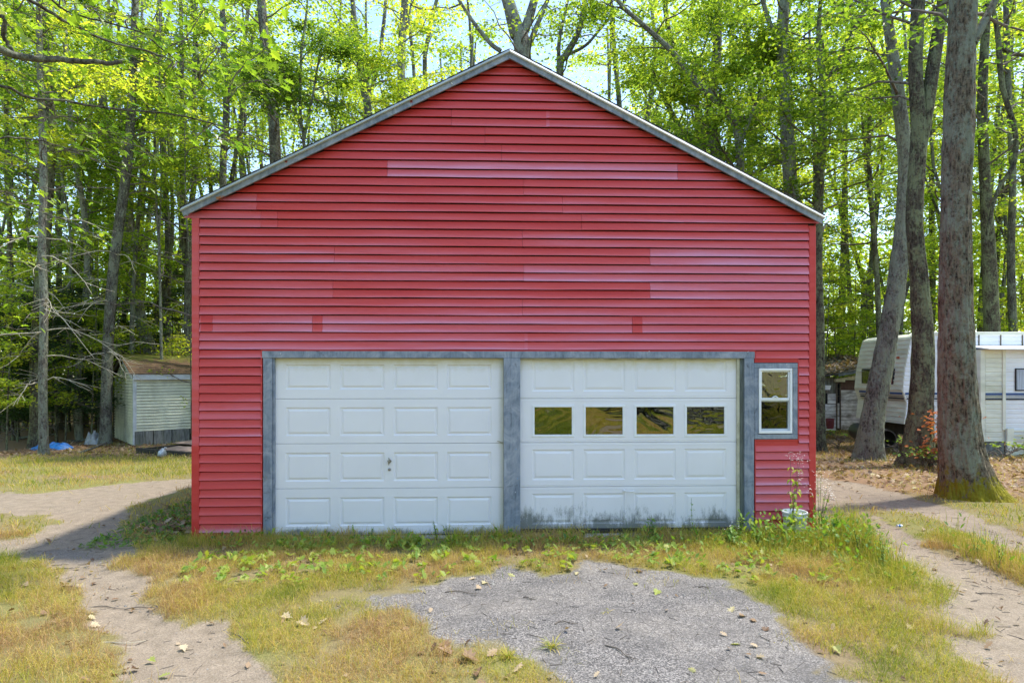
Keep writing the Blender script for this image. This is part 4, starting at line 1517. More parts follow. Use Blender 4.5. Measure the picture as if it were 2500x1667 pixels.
MB().box((wx0_, YB - .06, wz0_), (wx1_, YB - .034, wz1_)).build('window_gasket', M['rubber'], rv, bevel=.02)
MB().box((wx0_ + .03, YB - .072, wz0_ + .03), (wx1_ - .03, YB - .0605, wz1_ - .03)).build('curtain', M['curtain'], rv)
for q in range(9):
    x = sx0 + .02 + q * .5
    MB().box((x, YB - .03, .0), (x + .46, YB - .012, sz0 - .01)).build('skirt_board', M['ply'] if q in (0, 3) else M['rv_cream'], rv)
b = MB().box((rs(2452, 0)[0], YB - .1, .0), (rs(2468, 0)[0], YB - .05, rs(0, 1045)[1]))
b.build('step_post', M['rv_cream'], rv)
b = MB()
for q in range(5):
    zq = rs(0, 1048 + q * 10)[1]
    b.box((rs(2468, 0)[0], YB - .09, zq - .05), (sx0 + 4, YB - .062, zq - .01))
b.build('vent_slats', M['rv_cream'], rv)
# jack and axle under the nose
MB().box((rp(2235, 0)[0], .5, rp(0, 1065)[1]), (rp(2262, 0)[0], 2.0, rp(0, 1036)[1])).build('chassis', M['darkframe'], rv)
MB().box((rp(2240, 0)[0], .9, 0.0), (rp(2246, 0)[0], 1.0, rp(0, 1060)[1])).build('jack', M['darkframe'], rv)

# black drain pipe between the leaning oak and the dark oak
px_, py_ = 2165, 1070
YP = 15.4
pipe = thing('drain_pipe', 'large black corrugated pipe lying end-on between two oak trunks', 'pipe', (gx(px_, YP), YP, gz(1093, YP)), R(-12))
r0 = 22 / FPX * YP
b = MB()
vv, ff = tube_np([(0, 0.0, r0), (0, 2.2, r0)], [r0, r0], 26)
vi, fi_ = tube_np([(0, 0.0, r0), (0, 2.2, r0)], [r0 * .9, r0 * .9], 26)
b.add(vv, [tuple(q) for q in ff])
b.add(vi, [tuple(q)[::-1] for q in fi_])
b.add(list(vv[:26]) + list(vi[:26]), [(k, (k + 1) % 26, 26 + (k + 1) % 26, 26 + k) for k in range(26)])
for q in range(14):
    vv, ff = tube_np([(0, .08 + q * .15, r0), (0, .14 + q * .15, r0)], [r0 * 1.06, r0 * 1.06], 20)
    b.add(vv, [tuple(q_) for q_ in ff])
b.build('pipe_wall', M['pipe'], pipe, True)
MB().tube([(-.08, -.05, r0 * .9), (.0, .2, r0 * 1.35), (.06, .4, r0 * 1.6)], [.02, .022, .02], 6).build('stick', M['deadtwig'], pipe)

# ------------------------------------------------------------------ trees
def leaves_mesh(name, c, sz, nrm, az, v, mats, twigs=None, fold=0.25, asp_=0.62):
    """one folded two-triangle leaf per row; twigs = (verts, quads) appended with material 1"""
    n = len(c)
    nrm = nrm / (np.linalg.norm(nrm, axis=1)[:, None] + 1e-9)
    ref = np.stack([np.cos(az), np.sin(az), np.zeros(n)], 1)
    d = ref - nrm * (ref * nrm).sum(1)[:, None]
    d /= np.linalg.norm(d, axis=1)[:, None] + 1e-9
    s = np.cross(nrm, d)
    L, Wd = sz[:, None], sz[:, None] * asp_
    p0 = c - d * L * .5
    p1 = c + s * Wd * .5 + nrm * L * fold * .4 + d * L * .05
    p2 = c + d * L * .5 - nrm * L * .08
    p3 = c - s * Wd * .5 + nrm * L * fold * .4 + d * L * .05
    co_ = np.stack([p0, p1, p2, p3], 1).reshape(-1, 3)
    i_ = np.arange(n)[:, None] * 4
    tri = np.concatenate([i_ + np.array([[0, 3, 2]]), i_ + np.array([[0, 2, 1]])], 0)
    va = np.repeat(v, 4)
    faces, mi = [tri], [np.zeros(len(tri), np.int32)]
    if twigs is not None and len(twigs[0]):
        faces.append(twigs[1] + len(co_))
        mi.append(np.ones(len(twigs[1]), np.int32))
        co_ = np.vstack([co_, twigs[0]])
        va = np.concatenate([va, np.zeros(len(twigs[0]))])
    return big_mesh(name, co_, faces, mats, False, {'v': va}, np.concatenate(mi))


def frust(p, m=0.6):
    """which points the photograph could show, with a margin in metres"""
    Yd = np.maximum(p[:, 1], 0.1)
    return (p[:, 1] > 1) & (np.abs(p[:, 0]) < Yd * 0.8334 + m) & (p[:, 2] < EYE + Yd * 0.6067 + m)


def grow_crown(trunk, seed, n_br, z0, z1, L0, L1, subs=7, per=28, leaf=.12, up=.45, droop=.15, tone=.5, az_bias=None, spread=.26, out_keep=.3, flat=.6):
    """branches round a trunk polyline; returns leaf arrays and twig tubes"""
    g = np.random.default_rng(seed)
    cs, szs, ns, azs, vs = [], [], [], [], []
    tv, tf, nb = [], [], 0
    zt = trunk[:, 2]
    for b_ in range(n_br):
        z = z0 + (z1 - z0) * ((b_ + g.random()) / n_br)
        z = min(z, zt[-1] - .1)
        i_ = int(np.clip(np.searchsorted(zt, z), 1, len(zt) - 1))
        f_ = (z - zt[i_ - 1]) / max(zt[i_] - zt[i_ - 1], 1e-6)
        st_ = trunk[i_ - 1] * (1 - f_) + trunk[i_] * f_
        a = g.random() * 6.283 if az_bias is None else g.normal(az_bias, .8)
        t_ = (z - z0) / max(z1 - z0, .1)
        L = (L0 + (L1 - L0) * g.random()) * (1 - .45 * t_)
        dr = np.array([math.cos(a), math.sin(a), up * (0.6 + .8 * g.random())])
        s_ = np.linspace(0, 1, 7)
        wob = np.cumsum(g.normal(0, .09, (7, 3)), 0) * L * .35
        wob[0] = 0
        br = st_ + dr * (s_ * L)[:, None] + wob
        br[:, 2] += -droop * L * s_ ** 2
        r = .008 + .010 * L
        v_, f_2 = tube_np(br, np.linspace(r, .005, 7), 5)
        tv.append(v_)
        tf.append(f_2 + nb)
        nb += len(v_)
        for k in range(subs):
            q = .3 + .7 * (k + g.random()) / subs
            j = min(int(q * 6), 5)
            p = br[j] + (br[j + 1] - br[j]) * (q * 6 - j)
            a2 = a + g.normal(0, .9)
            l2 = (.35 + .55 * g.random()) * min(L, 2.6) * .6
            d2 = np.array([math.cos(a2), math.sin(a2), g.normal(.12, .25)])
            e = p + d2 * l2
            mid = (p + e) / 2 + g.normal(0, .05, 3)
            v_, f_2 = tube_np(np.array([p, mid, e]), [.007, .005, .003], 3)
            tv.append(v_)
            tf.append(f_2 + nb)
            nb += len(v_)
            m = int(per * (.6 + .8 * g.random()))
            u = g.random(m) ** .75
            side = np.array([-d2[1], d2[0], 0])
            off = g.normal(0, spread, m)
            c = p + (e - p) * (u * 1.15)[:, None] + side * off[:, None] + g.normal(0, 1, (m, 3)) * np.array([.07, .07, .06])
            c[:, 2] -= np.abs(off) * .25
            cs.append(c)
            szs.append(leaf * (.65 + .6 * g.random(m)))
            nn = np.stack([g.normal(0, flat, m), g.normal(0, flat, m), np.ones(m)], 1)
            ns.append(nn)
            azs.append(np.where(off > 0, a2 + .9, a2 - .9) + g.normal(0, .7, m))
            clump = g.normal(tone, .12)
            vs.append(np.clip(clump + g.normal(0, .13, m), 0, 1))
    c, s_, n_, a_, v_ = map(np.concatenate, (cs, szs, ns, azs, vs))
    keep = frust(c) | (g.random(len(c)) < out_keep)
    keep &= c[:, 2] > .25
    # leaves cut away over the shed clearing and trailer yard to let light in
    keep &= ~((c[:, 0] > -15) & (c[:, 0] < -5) & (c[:, 1] < 21.3) & (c[:, 2] < 9.0))
    keep &= ~((c[:, 0] > 5) & (c[:, 1] < 19.6) & (c[:, 1] > 11) & (c[:, 2] < 5.5) & (c[:, 2] > 1.7))
    for (qx, qy, qz, qr) in ((-12.0, 21.0, 1.5, 2.6), (9.8, 19.6, 1.5, 2.2), (12.0, 16.0, 1.8, 2.2)):  # leaf-free shafts along the sun direction, added to brighten shed, shack and trailer
        k__ = (c[:, 2] - qz)
        dd = np.hypot(c[:, 0] - qx - .424 * k__, c[:, 1] - qy - .138 * k__)
        keep &= ~((dd < qr) & (k__ > .8)) | (g.random(len(c)) < .3)
    # keep the leaves out of the garage volume
    keep &= ~((np.abs(c[:, 0]) < 4.2) & (c[:, 1] > 6.9) & (c[:, 1] < 16.5) & (c[:, 2] < 6.3 - np.abs(c[:, 0]) * .5))
    return (c[keep], s_[keep], n_[keep], a_[keep], v_[keep]), (np.vstack(tv), np.vstack(tf))


def trunk_mesh(name, pts, rad, n, mat, seed, ridge=.04, flare=0.0, loc=(0, 0, 0), nseg=26, lobes=5, flare_az=None, joined=0.0):
    g = np.random.default_rng(seed)
    P = spline(pts, nseg)
    rr = np.interp(np.linspace(0, 1, nseg), np.linspace(0, 1, len(rad)), rad)
    v, f_ = tube_np(P, rr, n)
    v = v.reshape(nseg, n, 3)
    ctr = P[:, None, :]
    th = np.arange(n) / n * 6.283
    zz_ = P[:, 2]
    fac = np.ones((nseg, n))
    k1 = g.random() * 9
    fac += ridge * (fbm(np.tile(np.cos(th) * 2.2 + k1, (nseg, 1)) + np.tile(np.sin(th) * 2.2, (nseg, 1)) * 3.1, np.tile(zz_[:, None] * .9, (1, n)), seed, 3) - .5) * 2
    fac += ridge * .9 * (vnoise(np.tile(th * n / 6.283 * .45 + k1, (nseg, 1)), np.tile(zz_[:, None] * 4.5, (1, n)), seed + 9) - .5) * (n > 30)
    fac += ridge * .7 * (vnoise(np.tile(th * n / 6.283 * .9 + k1, (nseg, 1)), np.tile(zz_[:, None] * 2.2, (1, n)), seed + 5) - .5)
    if flare:
        h = np.clip(zz_ - zz_[0], 0, None)
        fl = np.exp(-h / (.30 if flare_az is not None else .22))[:, None]
        lob = .45 + .55 * np.cos(th * lobes + k1) * np.cos(th * 2 + k1 * 2)
        if flare_az is not None:
            lob = .55 * lob + 1.5 * np.clip(np.cos(th[None, :] - flare_az), 0, 1) ** 8 + .8 * np.clip(np.cos(th[None, :] - .5), 0, 1) ** 8
        fac += flare * fl * lob
    v = ctr + (v - ctr) * fac[:, :, None]
    return P, rr, big_mesh(name, v.reshape(-1, 3) - np.array(loc), f_, [mat], True)


def pxw(way, D, lean=0.0, zbase=None):
    pts, rad = [], []
    for i_, w_ in enumerate(way):
        Dd = D + lean * i_
        p = W(w_[0], w_[1], Dd)
        pts.append(p)
        rad.append(w_[2] * S / FPX * Dd / 2 / math.hypot(1, p[0] / Dd))
    pts = np.array(pts)
    g0 = gzf(pts[0][0], pts[0][1]) - .06
    if zbase or pts[0][2] > g0 + .02:
        if pts[0][2] > g0 + .5:
            pts = np.vstack([[pts[0][0] + (pts[0][0] - pts[1][0]) * .15, pts[0][1], g0], pts])
            rad = [rad[0] * 1.12] + rad
        else:
            pts[0][2] = g0
    else:
        pts[0][2] = g0
    return pts, rad


N_LEAF = [0]


def tree(label, D, way, bark='bark_grey', limbs=(), crown=None, group=None, nside=12, flare=.5, name='oak_tree', top=None, leafmat='leaf', lean=0.0, seed=None, nseg=26, flare_az=None, ridge=.05, dead=0, part_leafless=False):
    seed = seed if seed is not None else int(abs(way[0][0]) * 7 + D * 13)
    pts, rad = pxw(way, D, lean)
    zt = top if top else max(EYE + .61 * D + 2.0, pts[-1][2] + 1)
    if pts[-1][2] < zt - .5:
        dv_ = (pts[-1] - pts[-2])
        dv_ = dv_ / np.linalg.norm(dv_)
        dv_ = dv_ * .5 + np.array([0, 0, .6])
        pts = np.vstack([pts, pts[-1] + dv_ / dv_[2] * (zt - pts[-1][2])])
        rad = list(rad) + [rad[-1] * .35]
    loc = (float(pts[0][0]), float(pts[0][1]), float(pts[0][2]))
    t_ = thing(name, label, 'tree', loc, 0, group)
    P, rr, me = trunk_mesh('trunk', pts, rad, nside, M[bark], seed, ridge, flare, loc, nseg, flare_az=flare_az)
    link('trunk', me, t_)
    anchors = [P]
    for lw in limbs:
        lp = np.array([W(a, b_, D + (lw[0][3] if len(lw[0]) > 3 else 0) + .0 * i_) for i_, (a, b_, *_) in enumerate(lw)])
        lr = [w_[2] * S / FPX * D / 2 / math.hypot(1, lp[0][0] / D) for w_ in lw]
        if lp[-1][2] > EYE + .55 * D:
            dv_ = lp[-1] - lp[-2]
            dv_ = dv_ / np.linalg.norm(dv_) * 2.5
            lp = np.vstack([lp, lp[-1] + dv_])
            lr = lr + [lr[-1] * .4]
        LP, _, lm = trunk_mesh('limb', lp, lr, 8, M[bark], seed + 3, .05, 0, loc, 16)
        link('limb', lm, t_)
        anchors.append(LP)
    if dead:
        g = np.random.default_rng(seed + 77)
        for q in range(dead):
            z = g.uniform(.9, 6.5)
            i_ = int(np.clip(np.searchsorted(P[:, 2], z), 1, len(P) - 1))
            a = g.uniform(-3.14, 0.2) if q % 3 else g.uniform(0, 6.28)
            L = g.uniform(1.0, 2.9)
            s_ = np.linspace(0, 1, 8)
            dr = np.array([math.cos(a), math.sin(a) * .8, g.uniform(-.1, .35)])
            br = P[i_] + dr * (s_ * L)[:, None] + np.cumsum(g.normal(0, .035, (8, 3)), 0)
            br[:, 2] -= .42 * L * s_ ** 2.2
            b = MB(loc)
            b.tube(br, np.linspace(.021, .005, 8), 5, cap=False)
            for k in range(6):
                j = g.integers(2, 7)
                a3 = a + g.normal(0, .8)
                l3 = g.uniform(.25, .8)
                e = br[j] + np.array([math.cos(a3), math.sin(a3), g.uniform(-.7, .3)]) * l3
                b.tube([br[j], (br[j] + e) / 2 + g.normal(0, .03, 3), e], [.009, .006, .004], 3, cap=False)
            b.build('dead_branch', M['deadtwig'], t_)
    if crown:
        kw = dict(crown)
        parts = []
        for ai, A_ in enumerate(anchors):
            k2 = dict(kw)
            if ai:
                k2['n_br'] = max(4, int(kw['n_br'] * .45))
                k2['z0'] = A_[0][2] + .3 * (A_[-1][2] - A_[0][2])
                k2['z1'] = A_[-1][2]
                if A_[-1][2] < A_[0][2]:
                    continue
            if ai and np.any(np.diff(A_[:, 2]) <= 0):
                A_ = A_[np.argsort(A_[:, 2])]
            parts.append(grow_crown(A_, seed + 11 * ai, **k2))
        L_ = [np.concatenate([p[0][i_] for p in parts]) for i_ in range(5)]
        tv, tf, nb = [], [], 0
        for p in parts:
            tv.append(p[1][0])
            tf.append(p[1][1] + nb)
            nb += len(p[1][0])
        L_[0] = L_[0] - np.array(loc)
        tvv = np.vstack(tv) - np.array(loc)
        N_LEAF[0] += len(L_[0])
        me = leaves_mesh('crown', *L_, [M[leafmat], M['twig']], (tvv, np.vstack(tf)))
        link('crown', me, t_)
    return t_


def cr(n_br, z0, z1, L0=1.6, L1=3.6, **k):
    d = dict(n_br=n_br, z0=z0, z1=z1, L0=L0, L1=L1)
    d.update(k)
    return d


HI = dict(subs=9, per=42)
# left woods
tree('slender tree with pale lichen-blotched bark standing in front of the blue tarp', 18.6, [(102, 1036, 25), (98, 900, 23), (101, 700, 21), (96, 560, 20), (100, 400, 20), (92, 150, 16), (88, -60, 12)],
     'bark_lichen', crown=cr(18, 7, 14, tone=.7, **HI), leafmat='leaf_pale', dead=14, name='maple_tree')
tree('dark-barked pine just behind the pale trunk by the blue tarp', 20.5, [(86, 1012, 36), (84, 800, 31), (106, 500, 30), (116, 300, 26), (98, 60, 24), (95, -80, 20)],
     'bark_dark', crown=cr(18, 8, 15, tone=.5, **HI), dead=12, name='pine_tree')
tree('grey oak leaning right, between the blue tarp and the cream shed', 21.5, [(243, 990, 30), (248, 800, 27), (262, 600, 26), (290, 400, 24), (305, 200, 22), (312, -50, 16)],
     crown=cr(16, 8, 15, tone=.6, **HI), dead=12)
tree('grey oak leaning left, rising behind the ridge of the cream shed', 26, [(348, 825, 34), (325, 740, 30), (300, 600, 28), (285, 450, 24), (240, 250, 20), (215, 60, 14)],
     'bark_lichen', crown=cr(14, 9, 17, tone=.55, **HI))
tree('straight grey tree with a pale split scar behind the cream shed roof', 27, [(385, 815, 24), (381, 700, 22), (388, 560, 18), (380, 440, 15), (372, 200, 12)],
     crown=cr(14, 8, 17, tone=.5, **HI))
tree('thin dark tree at the left edge of the woods', 23, [(38, 1000, 16), (28, 700, 14), (18, 400, 12), (10, 0, 10)], 'bark_dark', crown=cr(12, 6, 15, tone=.55, **HI), dead=9)
tree('thin grey tree midway between the pale trunk and the leaning grey oak', 22.5, [(183, 1000, 17), (180, 850, 17), (200, 650, 17), (195, 500, 16), (170, 350, 14), (150, 100, 12)],
     'bark_lichen', crown=cr(12, 6, 15, tone=.6, **HI), dead=12)
tree('slim straight tree against the left eave of the garage', 25, [(430, 700, 16), (437, 500, 14), (447, 400, 14), (445, 250, 12), (450, 0, 10)], crown=cr(14, 7, 17, tone=.45, **HI))
tree('upright trunk rising above the left roof slope, first from the eave', 23, [(515, 800, 17), (512, 400, 17), (520, 250, 16), (510, 0, 13)], crown=cr(16, 7, 16, tone=.5, **HI))
tree('stout straight grey trunk above the middle of the left roof slope', 21, [(640, 800, 28), (632, 340, 27), (618, 200, 25), (600, 0, 20)], 'bark_grey', crown=cr(20, 7, 15, tone=.5, **HI))
tree('many-stemmed sapling in front of the stout trunk above the left roof slope', 18.5, [(702, 500, 9), (698, 330, 8), (690, 260, 7), (692, 120, 6), (704, 30, 5)], 'bark_dark',
     limbs=[[(695, 300, 6), (670, 230, 5), (640, 160, 4)], [(698, 320, 7), (715, 240, 6), (735, 120, 4)]], crown=cr(22, 5, 13, L0=1.0, L1=2.2, tone=.45, leaf=.10, **HI), nside=7, flare=.1, name='sapling')
tree('forked trunk leaning left above the upper left roof slope', 22, [(850, 420, 19), (846, 260, 18), (832, 190, 16), (818, 80, 13), (808, -20, 10)],
     limbs=[[(846, 260, 10), (838, 180, 9), (822, 130, 7)]], crown=cr(18, 8, 16, tone=.65, **HI))
tree('straight pale trunk left of the gable peak', 24, [(926, 420, 20), (922, 210, 19), (922, 120, 18), (930, 0, 16)], 'bark_lichen',
     limbs=[[(920, 110, 7), (938, 50, 6), (945, 0, 4)]], crown=cr(20, 8, 17, tone=.75, **HI), leafmat='leaf_pale')
tree('big grey oak forking just behind the gable peak', 19.5, [(1208, 420, 44), (1200, 120, 39), (1186, 72, 36), (1166, 0, 28), (1140, -80, 22)], 'bark_lichen',
     limbs=[[(1196, 95, 24), (1216, 40, 22), (1236, -30, 18)], [(1150, 118, 11), (1128, 102, 10), (1095, 62, 9), (1060, 10, 7)], [(1205, 130, 14), (1226, 78, 14), (1250, 20, 10)]],
     crown=cr(8, 10, 15, tone=.45, per=18, subs=6), nside=16)
tree('curving double-stemmed tree right of the gable peak', 21, [(1292, 420, 18), (1286, 168, 17), (1300, 128, 16), (1330, 70, 13), (1345, -20, 10)],
     limbs=[[(1283, 150, 9), (1285, 90, 9), (1300, 20, 7)], [(1300, 128, 8), (1345, 105, 7), (1385, 60, 6)]], crown=cr(8, 9, 15, tone=.5, per=18, subs=6))
tree('long grey tree bowing left over the right roof slope', 19.5, [(1702, 500, 18), (1698, 340, 19), (1682, 272, 18), (1640, 225, 17), (1600, 190, 16), (1545, 120, 13), (1480, 60, 11), (1410, -10, 9)],
     'bark_lichen', limbs=[[(1700, 330, 9), (1735, 240, 8), (1760, 150, 6)]], crown=cr(20, 7.5, 14, tone=.45, **HI))
tree('straight grey trunk in the middle above the right roof slope', 21.5, [(1648, 420, 27), (1640, 330, 27), (1633, 250, 26), (1646, 130, 22), (1650, 0, 18)], 'bark_grey', crown=cr(18, 7.5, 15.5, tone=.6, **HI))
tree('dark crooked tree leaning left behind the right roof slope', 22.5, [(1616, 460, 22), (1610, 320, 20), (1598, 235, 18), (1560, 150, 14), (1530, 40, 10)], 'bark_dark',
     limbs=[[(1598, 340, 11), (1560, 290, 12), (1530, 235, 11), (1500, 170, 8)]], crown=cr(16, 8, 16, tone=.6, **HI))
tree('slim pale trunk between the bowing tree and the thick lichened oak', 24.5, [(1722, 440, 16), (1724, 200, 15), (1715, 60, 13), (1705, -40, 10)], 'bark_lichen', crown=cr(16, 8, 17, tone=.75, **HI), leafmat='leaf_pale')
tree('thick lichened oak rising behind the lower right roof slope', 18, [(1822, 520, 36), (1816, 430, 34), (1807, 288, 31), (1797, 96, 29), (1801, 0, 25)], 'bark_lichen',
     limbs=[[(1800, 120, 13), (1770, 60, 12), (1745, -20, 10)], [(1790, 70, 4), (1830, 90, 5), (1880, 60, 4)]], crown=cr(20, 7, 13.5, tone=.5, **HI), nside=16)
tree('forked oak standing close against the right corner of the garage', 17.3, [(1880, 985, 32), (1882, 780, 25), (1878, 600, 23), (1882, 430, 22), (1890, 300, 19), (1889, 190, 18)], 'bark_dark',
     limbs=[[(1889, 200, 13), (1880, 100, 12), (1886, -30, 9)], [(1890, 205, 13), (1922, 150, 12), (1960, 70, 11), (2010, -20, 8)]], crown=cr(16, 5.5, 12.5, tone=.5, **HI), top=11.5)
tree('thin dark crooked tree just right of the garage, before the leaning oak', 20.5, [(2020, 790, 15), (2014, 640, 13), (2003, 480, 12), (1996, 330, 12), (2006, 150, 9)], 'bark_dark', crown=cr(14, 6, 14, tone=.6, **HI),
     limbs=[[(2003, 420, 6), (1985, 320, 6), (1975, 220, 5)]])
tree('leaning lichened oak between the old shack and the trailer nose', 14.8, [(1992, 1028, 70), (2008, 940, 54), (2034, 800, 49), (2060, 650, 45), (2074, 520, 40), (2080, 380, 35), (2067, 250, 31), (2050, 120, 27), (2033, 0, 22)],
     'bark_lichen', crown=cr(9, 7, 11.5, tone=.5, subs=7, per=28), nside=44, nseg=90, ridge=.12)
tree('dark oak splitting into two stems in front of the trailer nose', 13.3, [(2106, 1062, 86), (2114, 960, 62), (2120, 800, 52), (2112, 650, 45), (2101, 520, 40), (2105, 400, 40), (2110, 300, 38), (2103, 150, 34), (2110, -20, 32)],
     'bark_dark', limbs=[[(2112, 350, 34), (2130, 240, 36), (2150, 110, 34), (2166, 0, 28), (2172, -70, 24)]], crown=cr(7, 7.5, 11, tone=.4, subs=7, per=24), nside=44, nseg=80, ridge=.10)
tree('massive oak with a mossy flared base, nearest tree on the right', 9.75, [(2222, 1150, 130), (2216, 1100, 116), (2206, 1040, 106), (2200, 900, 92), (2195, 700, 80), (2196, 500, 73), (2201, 300, 70), (2208, 100, 68), (2212, -40, 66)],
     'bark_big', limbs=[[(2235, 100, 24, -.1), (2262, 48, 22), (2290, -5, 18)]], crown=cr(5, 7.0, 9.5, tone=.4, subs=6, per=22), nside=84, nseg=140, flare=.50, ridge=.11, flare_az=2.95, top=11)
tree('dark trunk above the trailer roof, just right of the massive oak', 19.5, [(2280, 800, 42), (2272, 600, 36), (2262, 400, 27), (2256, 250, 26), (2262, 100, 22), (2270, -40, 18)], 'bark_dark',
     limbs=[[(2262, 560, 8, -2), (2290, 440, 9), (2328, 380, 11), (2332, 300, 12), (2302, 200, 13), (2292, 80, 13), (2278, 10, 10)], [(2300, 110, 10, -2), (2330, 125, 10), (2380, 130, 8)]],
     crown=cr(14, 7, 14, tone=.55, **HI), nside=14)
tree('slimmer trunk above the trailer roof at the right edge', 21.5, [(2328, 800, 23), (2322, 600, 20), (2326, 400, 18), (2316, 200, 16), (2310, 0, 14)], crown=cr(14, 7, 15, tone=.65, **HI))

# nameless trunks filling the woods
MARKS_L = [(-60, 'at the left edge of the woods'), (60, 'behind the pale trunk by the blue tarp'), (130, 'between the blue tarp and the cream shed'), (230, 'behind the right-leaning grey oak'),
           (290, 'above the left end of the cream shed'), (350, 'above the cream shed roof'), (400, 'close beside the left garage eave')]
MARKS_T = [(440, 'above the lower left roof slope'), (600, 'near the stout trunk over the left roof slope'), (760, 'over the middle of the left roof slope'), (920, 'left of the gable peak'), (1170, 'behind the gable peak'),
           (1380, 'over the upper right roof slope'), (1560, 'near the straight grey trunk over the right roof slope'), (1700, 'left of the thick lichened oak over the right roof')]
MARKS_R = [(1885, 'just right of the garage corner'), (1960, 'above the roof of the old shack'), (2040, 'behind the leaning lichened oak'), (2110, 'behind the dark double-stemmed oak'),
           (2180, 'behind the massive mossy oak'), (2250, 'above the trailer roof right of the massive oak'), (2330, 'above the trailer at the right edge')]
SEEN_LB = {}


def uniq(l):
    k = SEEN_LB.get(l, 0)
    SEEN_LB[l] = k + 1
    if not k:
        return l
    w_ = ['next', 'third', 'fourth', 'fifth', 'sixth', 'seventh', 'eighth', 'ninth'][min(k - 1, 7)]
    return ('the ' + w_ + ' ' + l[l.find(' ') + 1:]) if l.startswith('a ') else w_ + ' ' + l


def place_of(px, marks):
    return [m for x0, m in marks if px >= x0][-1]


def fill_label(px, ln, D, bk, xa):
    mk = MARKS_L if xa < 0 else (MARKS_R if xa > 1870 else MARKS_T)
    l = ('dark ' if 'dark' in bk else 'pale ' if 'lichen' in bk else 'grey ') + ('thin tree leaning left ' if ln < -14 else 'thin tree leaning right ' if ln > 14 else 'thin upright tree ') + place_of(max(px, mk[0][0]), mk)
    if D > (28 if xa > 1870 or xa < 0 else 29):
        l = 'distant ' + l
    return uniq(l)


fill = [(-50, 440, 22.5, 33, 19, 'thin straight tree among many in the woods left of the garage', 'thin trees in the left woods', 'bark_lichen', .55),
        (450, 1150, 24, 34, 9, 'thin tree among many above the left roof slope', 'thin trees above the left roof', 'bark_grey', .55),
        (1380, 1860, 24, 34, 9, 'thin tree among many above the right roof slope', 'thin trees above the right roof', 'bark_grey', .6),
        (1885, 2420, 21.5, 33, 14, 'thin tree among many in the woods right of the garage', 'thin trees in the right woods', 'bark_grey', .68)]
g = np.random.default_rng(5)
for (xa, xb, da, db, n, lb, gp, bk, tn) in fill:
    for q in range(n):
        D = da + (db - da) * ((q * .618 + .13) % 1)
        px = xa + (xb - xa) * (q + g.random()) / n
        w_ = g.uniform(7, 17)
        ln = g.normal(0, 38)
        way = [(px, 1000, w_ * 1.1), (px + ln * .3 + g.normal(0, 11), 740, w_), (px + ln * .5 + g.normal(0, 14), 560, w_ * .92), (px + ln * .8 + g.normal(0, 15), 340, w_ * .8), (px + ln + g.normal(0, 16), 130, w_ * .65), (px + ln * 1.4, -50, w_ * .45)]
        fk = [[(way[2][0], 560, w_ * .6), (way[2][0] - ln - 18 + g.normal(0, 12), 380, w_ * .5), (way[2][0] - ln * 1.4 - 30 + g.normal(0, 16), 160, w_ * .35)]] if q % 3 == 1 else ()
        lbl = fill_label(px, ln, D, bk if q % 3 else 'bark_dark', xa)
        tree(lbl, D, way, bk if q % 3 else 'bark_dark', limbs=fk, crown=cr(13, 3.5 + 3 * g.random(), EYE + .58 * D, tone=tn, subs=8, per=34, leaf=.135, out_keep=.15), group=gp, nside=7, flare=.15, name='woodland_tree',
             leafmat='leaf_pale' if g.random() < .45 else 'leaf', seed=900 + q + int(xa), nseg=16, dead=(3 if (xa < 0 and q % 2 == 0) else 0))

# saplings and hemlocks of the understorey
def small_tree(name, label, group, x, y, h, r, mat, seed, tone, low=.4, leafmat=None, leaf=.11, n_br=16, L=(.7, 1.5), droop=.15, up=.35, per=24, subs=6, flat=.6):
    z = gzf(x, y) - .05
    gg = np.random.default_rng(seed)
    lx, ly = gg.normal(0, .25, 2)
    pts = np.array([(x, y, z), (x + lx * .3, y + ly * .3, z + h * .35), (x + lx * .8, y + ly, z + h * .7), (x + lx, y + ly, z + h)])
    t_ = thing(name, label, 'tree' if h > 2 else 'shrub', (x, y, z), 0, group)
    P, rr, me = trunk_mesh('trunk', pts, [r, r * .8, r * .5, .008], 6, M['bark_dark'], seed, .04, .2, (x, y, z), 10)
    link('trunk', me, t_)
    Lf, tw = grow_crown(P, seed, n_br, z + low, z + h * .97, L[0], L[1], subs, per, leaf, up, droop, tone, flat=flat, out_keep=.3)
    N_LEAF[0] += len(Lf[0])
    me = leaves_mesh('crown', Lf[0] - np.array((x, y, z)), Lf[1], Lf[2], Lf[3], Lf[4], [M[mat], M['twig']], (tw[0] - np.array((x, y, z)), tw[1]), asp_=.62 if mat != 'needle' else .16)
    link('crown', me, t_)
    return t_


